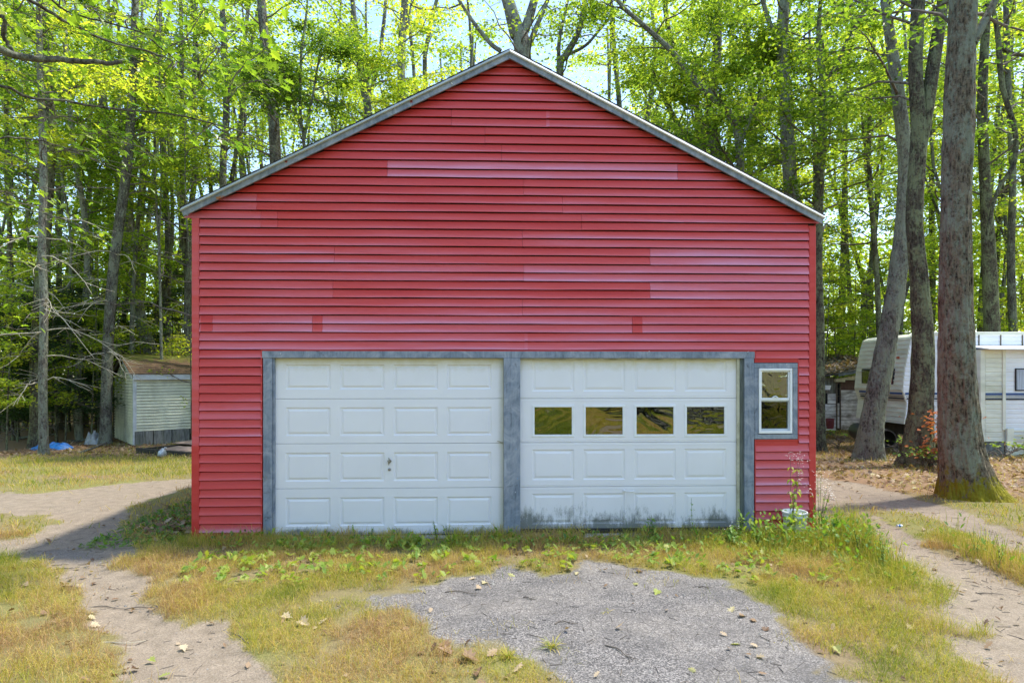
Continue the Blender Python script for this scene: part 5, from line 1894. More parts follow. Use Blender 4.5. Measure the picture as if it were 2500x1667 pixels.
g = np.random.default_rng(12)
for q in range(12):                                 # hemlocks, dark, left and behind the shed
    px = [30, 75, 130, 160, 60, 180, 150, 255, 300, 350, 395, 430, 60, 420, 10][q]
    D = [22.5, 25, 21.8, 26, 27.5, 28.0, 29, 27, 29, 28.5, 29, 27.5, 30, 31, 28][q]
    small_tree('hemlock_tree', uniq(('distant ' if D > 26 else '') + 'dark green hemlock ' + place_of(px, MARKS_L)), 'dark hemlocks in the left woods', gx(px * S, D), D, g.uniform(4.5, 8), .05, 'needle', 300 + q, g.uniform(.3, .7),
               low=.3, leaf=.16, n_br=30, L=(1.0, 2.2), droop=.3, up=.15, per=46, subs=7, flat=.3)
for q in range(20):
    px = [-20, 40, 120, 190, 290, 340, 400, 440, 15, 230, 365, 70, 150, 260, 320, 420, 100, 0, 210, 385][q]
    D = [20, 22, 24, 24.5, 25, 24.5, 23.8, 22, 19.5, 27, 30, 20.4, 21.5, 23.6, 27, 26, 26, 25, 22, 28][q]
    small_tree('maple_sapling', uniq(('distant ' if D > 23 else '') + 'young bright green maple ' + place_of(px, MARKS_L)), 'maple saplings in the left woods', gx(px * S, D), D, g.uniform(4, 8), .03, 'leaf_pale', 330 + q, g.uniform(.45, .8), low=1.2, n_br=13)
for q in range(17):
    px = [1890, 1905, 1925, 1945, 1960, 1980, 2000, 2025, 2060, 2085, 2260, 2300, 2345, 2380, 1915, 1950, 2320][q]
    D = [22.5, 24, 23.5, 25.5, 24, 26, 23.5, 25, 26, 27, 22, 23, 22.5, 21.5, 28, 29, 26][q]
    small_tree('maple_sapling', uniq(('distant ' if D > 25 else '') + ('bright ' if q % 2 else 'deep ') + 'green sapling ' + place_of(px, MARKS_R)), 'saplings in the right thicket', gx(px * S, D), D, g.uniform(4, 7.5), .03, 'leaf_pale' if q % 2 else 'leaf', 360 + q, g.uniform(.5, .8), low=.5, n_br=19, L=(.8, 1.7))
for q in range(12):
    px = 460 + q * 125
    D = 19.5 + (q * 1.7) % 5
    small_tree('maple_sapling', uniq('tall leafy young tree ' + place_of(min(px, 1800), MARKS_T)), 'young trees behind the garage', gx(px * S, D), D, 9.5 + g.uniform(0, 2.5) - (2 if 5 <= q <= 7 else 0), .045, 'leaf_pale' if q % 3 else 'leaf', 400 + q, g.uniform(.4, .8), low=4.2,
               n_br=(18 if not 5 <= q <= 7 else 5), L=(1.0, 2.1), per=26)
for (px, py, h, tn, lb) in ((1895, 1000, .55, .6, 'low green shrub at the foot of the forked oak beside the garage'), (1925, 1035, .45, .5, 'low green shrub between the garage corner and the leaning oak'),
                            (1985, 1045, .45, .6, 'low green shrub growing before the base of the leaning lichened oak'), (2055, 1050, .4, .5, 'low green shrub in front of the black drain pipe'),
                            (2100, 1072, .35, .45, 'small green shrub at the foot of the dark double-stemmed oak'), (2290, 1060, .4, .75, 'small yellow-green shrub right of the mossy oak base')):
    x, y = G(px, py)
    small_tree('low_shrub', lb, None, x, y, h, .012, 'weed', int(px), tn, low=.08, n_br=12, L=(.35, .7), leaf=.10, per=14, subs=4, up=.5)
# orange dead foliage beside the dark oak
x, y = G(2138, 1075)
y -= .2
small_tree('dead_sapling', 'dead sapling with orange-brown leaves between the two largest oaks', None, x, y, 1.35, .012, 'orangeleaf', 77, .5, low=.1, n_br=13, L=(.12, .38), leaf=.10, per=11, subs=4, up=.3)

# ------------------------------------------------------------------ far woods: one mass, all round the clearing
g = np.random.default_rng(21)


def far_leaves(n, a0, a1, r0, r1, z0, z1, s0, s1, cl=26):
    m = n // cl
    a = g.uniform(a0, a1, m)
    r = r0 + (r1 - r0) * g.random(m) ** .8
    z = z0 + (z1 - z0) * g.random(m)
    c = np.stack([np.sin(a) * r, np.cos(a) * r, z], 1)
    rep = np.repeat(np.arange(m), cl)
    p = c[rep] + g.normal(0, 1, (len(rep), 3)) * np.array([.75, .75, .28])
    v = np.clip(g.normal(.6, .16, m)[rep] + g.normal(0, .12, len(rep)), 0, 1)
    s_ = g.uniform(s0, s1, len(rep))
    nr = np.stack([g.normal(0, .6, len(rep)), g.normal(0, .6, len(rep)), np.ones(len(rep))], 1)
    return p, s_, nr, g.random(len(rep)) * 6.28, v


A = far_leaves(230000, -.80, .80, 33, 52, -.3, 26, .16, .28)
A2 = far_leaves(90000, -.85, .85, 44, 60, -1, 12, .26, .46)
A = tuple(np.concatenate([p, q_]) for p, q_ in zip(A, A2))
B = far_leaves(42000, .80, 6.283 - .80, 26, 40, 1.2, 17, .35, .6, 18)
# open the canopy towards the sky in the middle and above the right roof slope
ang_ = np.arctan2(A[0][:, 0], A[0][:, 1])
el_ = (A[0][:, 2] - EYE) / A[0][:, 1]
hole = ((np.abs(ang_ - 0.02) < .17) & (el_ > .36)) | (fbm(ang_ * 9, el_ * 9, 51, 3) > .60) & (el_ > .22)
k_ = ~hole | (g.random(len(hole)) < .25)
AB = [np.concatenate([A[i_][k_], B[i_]]) for i_ in range(5)]
AB[0][:, 2] = np.maximum(AB[0][:, 2], -.4)
tv, tf, nb = [], [], 0
for q in range(120):
    a = g.uniform(-.8, .8) if q < 80 else g.uniform(.8, 5.5)
    r = g.uniform(32, 48) if q < 80 else g.uniform(22, 36)
    b0 = np.array([math.sin(a) * r, math.cos(a) * r, -.8])
    ln = g.normal(0, 2.2, 2)
    pts = [b0, b0 + np.array([ln[0] * .3 + g.normal(0, .4), ln[1] * .3, 8]), b0 + np.array([ln[0], ln[1], 18 + 6 * g.random()])]
    v_, f_ = tube_np(spline(pts, 7), np.linspace(g.uniform(.1, .24), .05, 7), 6)
    tv.append(v_)
    tf.append(f_ + nb)
    nb += len(v_)
me = leaves_mesh('background_woods', *AB, [M['leaf_pale'], M['bark_dark']], (np.vstack(tv), np.vstack(tf)))
tag(link('background_woods', me), 'far woods reading as one leafy mass beyond the clearing', 'woods', kind='stuff')
print('leaves', N_LEAF[0], len(AB[0]))

# ------------------------------------------------------------------ near oak reaching in from the left
def lobed(kind=0):
    """outline of an oak or maple leaf as a folded fan, unit length along +y"""
    if kind == 0:
        half = [(0.0, 0.0), (.05, .06), (.10, .16), (.24, .22), (.12, .33), (.16, .40), (.34, .50), (.17, .56), (.19, .64), (.28, .74), (.12, .76), (.09, .86), (0.0, 1.0)]
    else:
        half = [(0.0, 0.0), (.10, .05), (.30, -.02), (.24, .16), (.46, .30), (.26, .42), (.38, .62), (.16, .60), (.12, .80), (0.0, 1.0)]
    n = len(half)
    right = [(x, y, abs(x) * .35 - .10 * (y - .4) ** 2) for x, y in half]
    left = [(-x, y, abs(x) * .35 - .10 * (y - .4) ** 2) for x, y in half[1:-1]]
    mid = [(0, .3, -.01), (0, .6, -.02)]
    v = right + left + mid
    iR = list(range(n))
    iL = [0] + list(range(n, 2 * n - 2)) + [n - 1]
    m1, m2 = 2 * n - 2, 2 * n - 1
    f = []
    for chain, s_ in ((iR, 1), (iL, -1)):
        k = n // 2
        for j in range(n - 1):
            m = m1 if j < k else m2
            t = (chain[j], chain[j + 1], m)
            if len(set(t)) == 3:
                f.append(t if s_ > 0 else t[::-1])
        t = (m1, chain[k], m2)
        f.append(t if s_ > 0 else t[::-1])
    return np.array(v, float), f


LV = [lobed(0), lobed(1)]
leaf_protos = []
for q in range(6):
    v, f = LV[0 if q < 4 else 1]
    me = bpy.data.meshes.new('leaf')
    v2 = v.copy()
    v2[:, 2] += .08 * math.sin(q * 2.1) * v[:, 1] ** 2
    me.from_pydata([tuple(p) for p in v2 * .13], [], f)
    a = me.attributes.new('v', 'FLOAT', 'POINT')
    a.data.foreach_set('value', [.08 + .11 * q] * len(v))
    me.materials.append(M['leaf_near'])
    me.update()
    leaf_protos.append(me)

near = thing('oak_tree', 'overhanging oak whose leafy boughs reach in across the upper left corner', 'tree', (-6.6, 6.2, 0))
nl = Vector((-6.6, 6.2, 0))
tp = np.array([(-6.6, 6.2, -.05), (-6.5, 6.2, 2.0), (-6.6, 6.1, 4.2), (-6.4, 6.2, 7.5)])
P, rr, me = trunk_mesh('trunk', tp, [.24, .20, .18, .10], 18, M['bark_grey'], 5, .06, .5, tuple(nl), 30)
link('trunk', me, near)
g = np.random.default_rng(33)


def bough(way, D0, D1, w0, w1, start=None, rough=.0):
    n = len(way)
    pts = [W(a, b_, D0 + (D1 - D0) * i_ / (n - 1)) for i_, (a, b_) in enumerate(way)]
    if start is not None:
        pts = [np.array(start)] + pts
    pts = spline(pts, 22)
    pts[1:] += g.normal(0, .006 + rough, (21, 3))
    ra = np.linspace(w0, w1, 22) * S / FPX * D0 / 2
    bb = MB(nl)
    bb.tube(pts, ra, 8)
    bb.build('bough', M['bark_grey'], near, True)
    return pts


b1 = bough([(-60, 122), (40, 128), (150, 140), (225, 143), (283, 146)], 5.2, 5.6, 22, 9, (-6.5, 6.2, 4.6))
b2 = bough([(-20, -30), (90, 15), (150, 50), (240, 92), (330, 115), (400, 140)], 5.0, 5.8, 11, 4, (-6.5, 6.2, 5.6))
b3 = bough([(-40, 202), (60, 225), (150, 232), (260, 252), (390, 262), (520, 292), (610, 330), (655, 360)], 5.4, 6.6, 8, 2.5, (-6.5, 6.2, 4.2))
b4 = bough([(60, -20), (150, 25), (235, 48), (320, 75), (370, 110), (430, 160), (520, 235)], 5.2, 6.2, 6, 2, (-6.5, 6.2, 6.0))
b5 = bough([(-30, 40), (10, 90), (30, 125)], 5.2, 5.3, 10, 8, (-6.5, 6.2, 5.0))
b6 = bough([(-40, 330), (60, 318), (160, 345), (290, 400), (360, 425)], 5.6, 6.4, 5, 2, (-6.5, 6.2, 3.8))
b7 = bough([(-40, 470), (50, 480), (150, 505), (250, 560)], 5.8, 6.3, 5, 2, (-6.5, 6.2, 3.2))
twl = []


def near_spray(p, a, n, spread, individ, tilt=.45, size=1.0, vshift=0.0):
    """leaves around point p"""
    for q in range(n):
        c = Vector(p) + Vector((g.normal(0, spread), g.normal(0, spread * .8), g.normal(-.02, spread * .38)))
        twl.append((p, tuple(c)))
        rot = Matrix.Rotation(a + g.normal(0, .9), 4, 'Z') @ Matrix.Rotation(g.normal(-.35, tilt), 4, 'X') @ Matrix.Rotation(g.normal(0, tilt), 4, 'Y')
        s_ = size * g.uniform(.6, 1.05)
        leafs.append((Matrix.Translation(c - nl) @ rot @ Matrix.Scale(s_, 4), int(g.integers(0, 4)) if g.random() < .85 else 4, individ))


leafs = []
spots = [  # px, py, D, count, spread
    (300, 40, 5.6, 10, .22), (360, 70, 5.8, 12, .24), (430, 90, 5.9, 12, .26), (500, 110, 6.1, 12, .25), (560, 150, 6.2, 12, .22), (600, 185, 6.3, 11, .16), (470, 165, 6.1, 12, .22),
    (400, 150, 5.9, 11, .2), (380, 200, 5.9, 11, .16), (440, 220, 6.0, 10, .14), (530, 200, 6.2, 10, .18), (470, 300, 6.5, 9, .13), (520, 320, 6.6, 8, .10), (220, 20, 5.4, 9, .2), (150, 10, 5.3, 8, .2),
    (470, 20, 5.9, 12, .24), (560, 60, 6.2, 12, .24), (90, 30, 5.2, 8, .18), (30, 20, 5.2, 8, .2), (610, 110, 6.3, 8, .2), (330, 140, 5.8, 8, .14)]
for (px, py, D, n, sp) in spots:
    near_spray(W(px, py, D), -1.2, n, sp, True)
    near_spray(W(px, py, D + .25), -1.2, n // 2 + 2, sp * 1.2, False, size=.95)
for (px, py, D, n, sp) in [(40, 250, 5.8, 14, .22), (110, 270, 5.9, 16, .22), (180, 285, 6.0, 16, .2), (240, 300, 6.0, 18, .2), (290, 330, 6.1, 15, .17), (330, 350, 6.1, 10, .13), (150, 345, 6.1, 12, .2), (60, 330, 5.9, 12, .22),
                           (10, 440, 6.1, 12, .2), (60, 470, 6.1, 14, .2), (120, 500, 6.1, 14, .18), (180, 525, 6.2, 14, .16), (225, 545, 6.3, 10, .12), (20, 545, 6.2, 10, .16), (100, 430, 6.2, 10, .18),
                           (20, 160, 5.6, 12, .22), (90, 190, 5.8, 10, .2), (210, 130, 6.0, 12, .3), (310, 210, 6.2, 12, .25), (120, 100, 5.9, 10, .3), (260, 30, 5.9, 12, .3), (420, 30, 6.2, 14, .3), (540, 10, 6.4, 14, .3), (30, 380, 6.0, 12, .2), (300, 380, 6.2, 14, .18), (30, 600, 6.4, 8, .15), (15, 750, 6.8, 8, .16), (60, 730, 6.9, 8, .16)]:
    near_spray(W(px, py, D), -1.0, n, sp, False, size=.72)
# leafy twigs
bb = MB(nl)
for (p, c) in twl:
    if g.random() < .45:
        m_ = (np.array(p) + np.array(c)) / 2 + g.normal(0, .015, 3)
        bb.tube([p, m_, c], [.004, .003, .002], 3, cap=False)
ctrs = [W(px, py, D) for (px, py, D, *_) in spots]
for c in ctrs:
    allb = np.vstack([b2, b3, b4])
    j = allb[np.argmin(np.linalg.norm(allb - c, axis=1))]
    bb.tube(spline([j, (j + c) / 2 + g.normal(0, .05, 3), c], 6), [.008, .007, .006, .006, .005, .004], 4, cap=False)
tag(bb.build('twigs', M['twig'], near), kind='stuff')
near_ind = [l for l in leafs if l[2]]
near_oth = [l for l in leafs if not l[2]]
for (mx, k, _) in near_ind[:280]:
    o = bpy.data.objects.new('leaf', leaf_protos[k])
    C.objects.link(o)
    o.parent = near
    o.matrix_basis = mx
vs, fs, va = [], [], []
for (mx, k, _) in near_oth + near_ind[280:]:
    v, f = LV[0 if k < 4 else 1]
    b0 = len(vs)
    m3 = np.array(mx)
    p = (v * .13) @ m3[:3, :3].T + m3[:3, 3]
    vs += [tuple(q) for q in p]
    fs += [tuple(i_ + b0 for i_ in t) for t in f]
    va += [float(np.clip(g.normal(.5, .22), 0, 1))] * len(v)
me = bpy.data.meshes.new('foliage')
me.from_pydata(vs, [], fs)
a = me.attributes.new('v', 'FLOAT', 'POINT')
a.data.foreach_set('value', va)
me.materials.append(M['leaf_near'])
me.update()
tag(link('foliage', me, near), kind='stuff')

# ------------------------------------------------------------------ grass, weeds and litter
g = np.random.default_rng(44)


def scatter(n, x0, x1, y0, y1, bias=1.0):
    """random points, denser towards the camera when bias > 1"""
    return g.uniform(x0, x1, n), y0 + (y1 - y0) * g.random(n) ** bias


def blades(name, x, y, h, w, v, lean, seed, label, cat='grass'):
    gg = np.random.default_rng(seed)
    n = len(x)
    z = surf_z(x, y)
    a = gg.random(n) * 6.283
    la = gg.random(n) * 6.283
    lx, ly = np.cos(la) * lean * h, np.sin(la) * lean * h
    dx, dy = np.cos(a) * w / 2, np.sin(a) * w / 2
    c = np.stack([x, y, z - .005], 1)
    p0 = c + np.stack([-dx, -dy, 0 * x], 1)
    p1 = c + np.stack([dx, dy, 0 * x], 1)
    m = c + np.stack([lx * .35, ly * .35, h * .6], 1)
    p2 = m + np.stack([dx * .8, dy * .8, 0 * x], 1)
    p3 = m + np.stack([-dx * .8, -dy * .8, 0 * x], 1)
    t = c + np.stack([lx, ly, h * (1 - .3 * lean)], 1)
    co_ = np.stack([p0, p1, p2, p3, t], 1).reshape(-1, 3)
    i_ = np.arange(n)[:, None] * 5
    q4 = i_ + np.array([[0, 1, 2, 3]])
    t3 = i_ + np.array([[3, 2, 4]])
    vv_ = np.clip(np.repeat(v, 5) + np.tile(np.array([.12, .12, 0, 0, -.05]), n), 0, 1)
    me_ = big_mesh(name, co_, [q4, t3], [M['grass']], False, {'v': vv_})
    o_ = link(name, me_)
    return tag(o_, label, cat, kind='stuff')


def grass_field(n, x0, x1, y0, y1, bias, wmul, seed, label, hmul=1.0):
    x, y = scatter(n, x0, x1, y0, y1, bias)
    dirt_, asp_, lit_, grn_, dl_, da_ = masks(x, y)
    clump = fbm(x * 3.1, y * 3.1, 61, 3)
    dens = np.clip(1.02 - smooth(.2, .7, dirt_) * 1.02 - smooth(.15, .55, asp_) * 1.03, 0, 1) * (1 - .65 * lit_) * smooth(.30, .60, clump + .08)
    edge = np.exp(-np.abs(da_) / .12) * .05 * (clump > .5) + np.exp(-np.abs(dl_) / .10) * .05 * (clump > .5)
    dens = np.clip(dens, 0, 1)
    ingar = (x > -3.86) & (x < 3.80) & (y > 7.30 + (x + 3.8) * .036) & (y < 16)
    keep = (g.random(n) < np.maximum(dens, edge * (dirt_ < .7) + .05 * (fbm(x * 4, y * 4, 97, 2) > .66) * (da_ < .5) * (da_ > -9))) & ~ingar
    keep &= (np.abs(x) < y * .9 + 2.6)
    x, y, dl_, da_ = x[keep], y[keep], dl_[keep], da_[keep]
    fz = fbm(x * .7, y * .7, 71, 3)
    lush = smooth(2.2, 3.6, x) * smooth(7.6, 5.8, y)  # taller, greener grass towards the right front
    left = smooth(-3.2, -4.6, x) * smooth(7.4, 6.0, y)
    wall = np.exp(-np.clip(7.35 - y, 0, 5) / .35) * (np.abs(x) < 3.9)
    far = smooth(11.5, 13.5, y)
    h = (.045 + .05 * fz) + .05 * lush + .07 * left * fz + .045 * wall + .03 * far
    h = h * g.uniform(.4, 1.7, len(x)) * (.55 + .9 * fbm(x * 6, y * 6, 77, 2)) * hmul
    w_ = g.uniform(.0018, .0036, len(x)) * wmul
    straw = .57 + (fbm(x * 1.3, y * 1.3, 81, 3) - .5) * 1.5 + (fbm(x * 5, y * 5, 83, 2) - .5) * .5 - .22 * lush - .25 * far * smooth(-2, -7, x) * 1.0 - .15 * wall + .12 * smooth(.5, -.5, x) * smooth(6.5, 4, y)
    strip = smooth(.2, .0, np.abs(dl_)) * 0
    v = np.clip(straw + g.normal(0, .24, len(x)), 0, 1)
    lean = np.clip(g.normal(.95, .45, len(x)), .05, 2.0)
    return blades('grass', x, y, h, w_, v, lean, seed, label)


grass_field(500000, -7.4, 8.4, 2.0, 7.6, 1.0, 1.0, 1, 'short straw and green grass over the near clearing')
grass_field(185000, -14, 16, 7.0, 24, 1.25, 2.6, 2, 'grass strip beside the far track and under the trees', 1.1)

# tall weeds right of the doors and round the bucket, seed heads
nw = 5200
x = np.concatenate([g.normal(3.75, .6, 6500), g.normal(4.25, .42, 6500), g.uniform(-3.7, 3.6, 1500)])
y = np.concatenate([g.normal(6.95, .32, 6500), g.normal(6.3, .6, 6500), g.uniform(6.9, 7.28, 1500)])
_, _, _, _, dl_, da_ = masks(x, y)
k_ = (dl_ < -.05) & (y < 7.28 + (x + 3.8) * .036) | (x > 3.85) & (dl_ < -.05)
x, y = x[k_], y[k_]
blades('tall_grass', x, y, g.uniform(.12, .46, len(x)) * np.where(x > 3.72, 1.0, np.where(x > 2.8, .62, .45)) * (.5 + fbm(x * 3, y * 3, 91, 3)), g.uniform(.003, .0055, len(x)), np.clip(g.normal(.36, .24, len(x)), 0, 1), np.clip(g.normal(.4, .25, len(x)), 0, 1.2), 3,
       'taller grass and weeds along the garage foot', 'grass')


def flat_leaves(name, x, y, size, v, mat, label, cat, seed, lobes=True, tilt=.35, dz=.012, kind='stuff', zs=None):
    """many lobed leaves in one mesh"""
    gg = np.random.default_rng(seed)
    n = len(x)
    z = (surf_z(x, y) if zs is None else zs) + dz
    base, f = LV[0]
    base2 = LV[1][0]
    f2 = LV[1][1]
    cos_, fcs, vas, nb_ = [], [], [], 0
    for kk, (bs, ff_) in enumerate(((base, f), (base2, f2))):
        sel = np.where((np.arange(n) % 3 == 2) == bool(kk))[0]
        if not len(sel):
            continue
        m = len(sel)
        curl = gg.uniform(-.6, 1.6, m)
        b = np.repeat(bs[None], m, 0).copy()
        b[:, :, 2] = b[:, :, 2] * curl[:, None] + .25 * curl[:, None] * b[:, :, 0] ** 2 + .3 * gg.normal(0, .5, m)[:, None] * b[:, :, 1] * np.abs(b[:, :, 0])
        b[:, :, 1] -= .5
        b *= size[sel][:, None, None]
        az = gg.random(m) * 6.283
        tx, ty = gg.normal(0, tilt, m), gg.normal(0, tilt, m)
        X_ = b[:, :, 0] * np.cos(az)[:, None] - b[:, :, 1] * np.sin(az)[:, None]
        Y_ = b[:, :, 0] * np.sin(az)[:, None] + b[:, :, 1] * np.cos(az)[:, None]
        Z_ = b[:, :, 2] + X_ * tx[:, None] + Y_ * ty[:, None]
        Z_ -= np.minimum(Z_.min(1), 0)[:, None] * .8
        P_ = np.stack([X_ + x[sel][:, None], Y_ + y[sel][:, None], Z_ + z[sel][:, None]], 2)
        nv = b.shape[1]
        F_ = np.array(ff_)[None] + (np.arange(m) * nv)[:, None, None] + nb_
        cos_.append(P_.reshape(-1, 3))
        fcs.append(F_.reshape(-1, 3))
        vas.append(np.repeat(v[sel], nv))
        nb_ += m * nv
    me_ = big_mesh(name, np.vstack(cos_), np.vstack(fcs), [M[mat]], False, {'v': np.concatenate(vas)})
    return tag(link(name, me_), label, cat, kind=kind)


# litter under the trees (right, left) and on the garage's shaded left side
def lit(n, x0, x1, y0, y1, f_, bias=1.0):
    x, y = scatter(n, x0, x1, y0, y1, bias)
    k = g.random(n) < f_(x, y)
    k &= ~((np.abs(x) < 3.86) & (y > 7.25))
    return x[k], y[k]


def f_lit(x, y):
    m = masks(x, y)
    return np.clip(m[2] * (1 - .85 * m[0]) * (.35 + fbm(x * 1.5, y * 1.5, 5)), 0, 1)


xa, ya = lit(7500, 3.9, 13, 8.6, 20, f_lit, 1.3)
xb, yb = lit(6000, -16, -3.9, 15, 24, f_lit)
xc, yc = lit(1600, -5.6, -3.9, 7.0, 12, f_lit)
x, y = np.concatenate([xa, xb, xc]), np.concatenate([ya, yb, yc])
flat_leaves('leaf_litter', x, y, g.uniform(.06, .13, len(x)), np.clip(g.normal(.5, .24, len(x)), 0, .93), 'deadleaf', 'brown fallen leaves carpeting the ground under the trees', 'leaf litter', 8)
x, y = lit(2600, -5.5, 6, 2.2, 12, lambda x, y: np.where(masks(x, y)[1] > .5, .16, .55))
flat_leaves('leaf_litter', x, y, g.uniform(.03, .075, len(x)), np.clip(g.normal(.5, .25, len(x)), 0, 1), 'deadleaf', 'small dry leaf scraps strewn over grass, track and asphalt', 'leaf litter', 9)
# leaves on the shack roof
n_ = 700
u_, w_ = g.random(n_), g.random(n_)
x = OX + a0[0] + (a1[0] - a0[0]) * u_
y = YS - .25 + 3.4 * w_
z = OZ + (a0[1] + .05) * (1 - u_) + (a1[1] + .05) * u_ + (.30 + .12 * u_) * w_
flat_leaves('leaf_litter', x, y, g.uniform(.08, .16, n_), np.clip(g.normal(.45, .2, n_), 0, .9), 'deadleaf', 'brown leaves piled on the roof of the old shack', 'leaf litter', 10, zs=z)

# broad green seedlings in the grass before the doors: ground cover
n_ = 420
x, y = g.uniform(-3.3, 4.6, n_), 7.2 - 1.5 * g.random(n_) ** 1.3
k = (masks(x, y)[1] < .3) & (masks(x, y)[0] < .3)
x, y = x[k], y[k]
x = np.repeat(x, 6) + g.normal(0, .035, len(x) * 6)
y = np.repeat(y, 6) + g.normal(0, .035, len(y) * 6)
y = np.minimum(y, 7.28 + (x + 3.8) * .036)
flat_leaves('seedling_cover', x, y, g.uniform(.035, .085, len(x)), np.clip(g.normal(.65, .2, len(x)), 0, 1), 'weed', 'small bright green seedlings in the grass before the doors', 'ground cover', 11, dz=.045, tilt=.5)
# dark low ground cover on the shaded left side
n_ = 2600
x, y = g.uniform(-5.0, -3.9, n_), g.uniform(7.0, 11.5, n_)
flat_leaves('ivy_cover', x, y, g.uniform(.025, .06, n_), np.clip(g.normal(.25, .2, n_), 0, 1), 'weed', 'dark low creeping cover beside the left wall', 'ground cover', 12, dz=.02, tilt=.5)

# leafy weeds mixed into the rank growth
n_ = 3400
x = np.concatenate([g.normal(4.15, .40, 1900), g.normal(3.3, .5, 900), g.uniform(-3.6, 3.0, 600)])
y = np.concatenate([g.normal(6.75, .45, 1900), g.normal(6.95, .25, 900), g.uniform(6.8, 7.25, 600)])
m_ = masks(x, y)
k = ((y < 7.22 + (x + 3.8) * .036) | (x > 3.9)) & (m_[4] < -.05) & (m_[1] < .3)
x, y = x[k], y[k]
zz_ = surf_z(x, y) + g.random(len(x)) ** 1.3 * np.where(x > 2.6, .34, .12)
flat_leaves('weed_foliage', x, y, g.uniform(.02, .055, len(x)), np.clip(g.normal(.6, .25, len(x)), 0, 1), 'weed', 'mixed leafy weeds in the rank growth along the garage foot', 'weeds', 13, tilt=.8, zs=zz_, dz=.02)
# dry scraps, bark crumbs and bits of stem on tracks and asphalt
n_ = 2600
x, y = scatter(n_, -5.6, 6.2, 2.1, 11.5, 1.2)
m_ = masks(x, y)
k = (g.random(n_) < np.maximum(m_[0], m_[1] * .6)) & ~((np.abs(x) < 3.9) & (y > 7.2))
x, y = x[k], y[k]
a_ = g.random(len(x)) * 6.283
L_ = g.uniform(.012, .06, len(x))
w_ = g.uniform(.001, .0028, len(x))
c_ = np.stack([x, y, surf_z(x, y) + .003], 1)
dv_ = np.stack([np.cos(a_) * L_, np.sin(a_) * L_, g.normal(0, .003, len(x))], 1)
sv_ = np.stack([-np.sin(a_) * w_, np.cos(a_) * w_, 0 * x], 1)
up_ = np.array([0, 0, .004])
co_ = np.stack([c_ - dv_ - sv_, c_ - dv_ + sv_, c_ + dv_ + sv_, c_ + dv_ - sv_, c_ - dv_ * .9 + up_, c_ + dv_ * .9 + up_], 1).reshape(-1, 3)
i_ = np.arange(len(x))[:, None] * 6
fq = np.concatenate([i_ + np.array([[0, 4, 5, 3]]), i_ + np.array([[1, 2, 5, 4]])])
me = big_mesh('debris', co_, fq, [M['twig']])
tag(link('debris', me), 'bits of stem and bark scattered over the tracks and the asphalt', 'debris', kind='stuff')

# pebbles on the asphalt and tracks
n_ = 9000
x, y = scatter(n_, -5.5, 6.5, 2.1, 9.5, 1.3)
m = masks(x, y)
k = (g.random(n_) < np.maximum(m[1] * .9, m[0] * .35))
x, y = x[k], y[k]
n_ = len(x)
s_ = g.uniform(.003, .010, n_) * np.where(g.random(n_) < .04, 2.2, 1)
octa = np.array([(1, 0, 0), (0, 1, 0), (-1, 0, 0), (0, -1, 0), (0, 0, .7), (0, 0, -.5)], float)
of = np.array([(0, 1, 4), (1, 2, 4), (2, 3, 4), (3, 0, 4), (1, 0, 5), (2, 1, 5), (3, 2, 5), (0, 3, 5)])
pp = octa[None] * s_[:, None, None] * g.uniform(.6, 1.3, (n_, 6, 1)) + np.stack([x, y, surf_z(x, y) + .001], 1)[:, None, :]
me = big_mesh('gravel', pp.reshape(-1, 3), (of[None] + (np.arange(n_) * 6)[:, None, None]).reshape(-1, 3), [M['stone']])
tag(link('gravel', me), 'loose small stones on the asphalt and the tracks', 'gravel', kind='stuff')

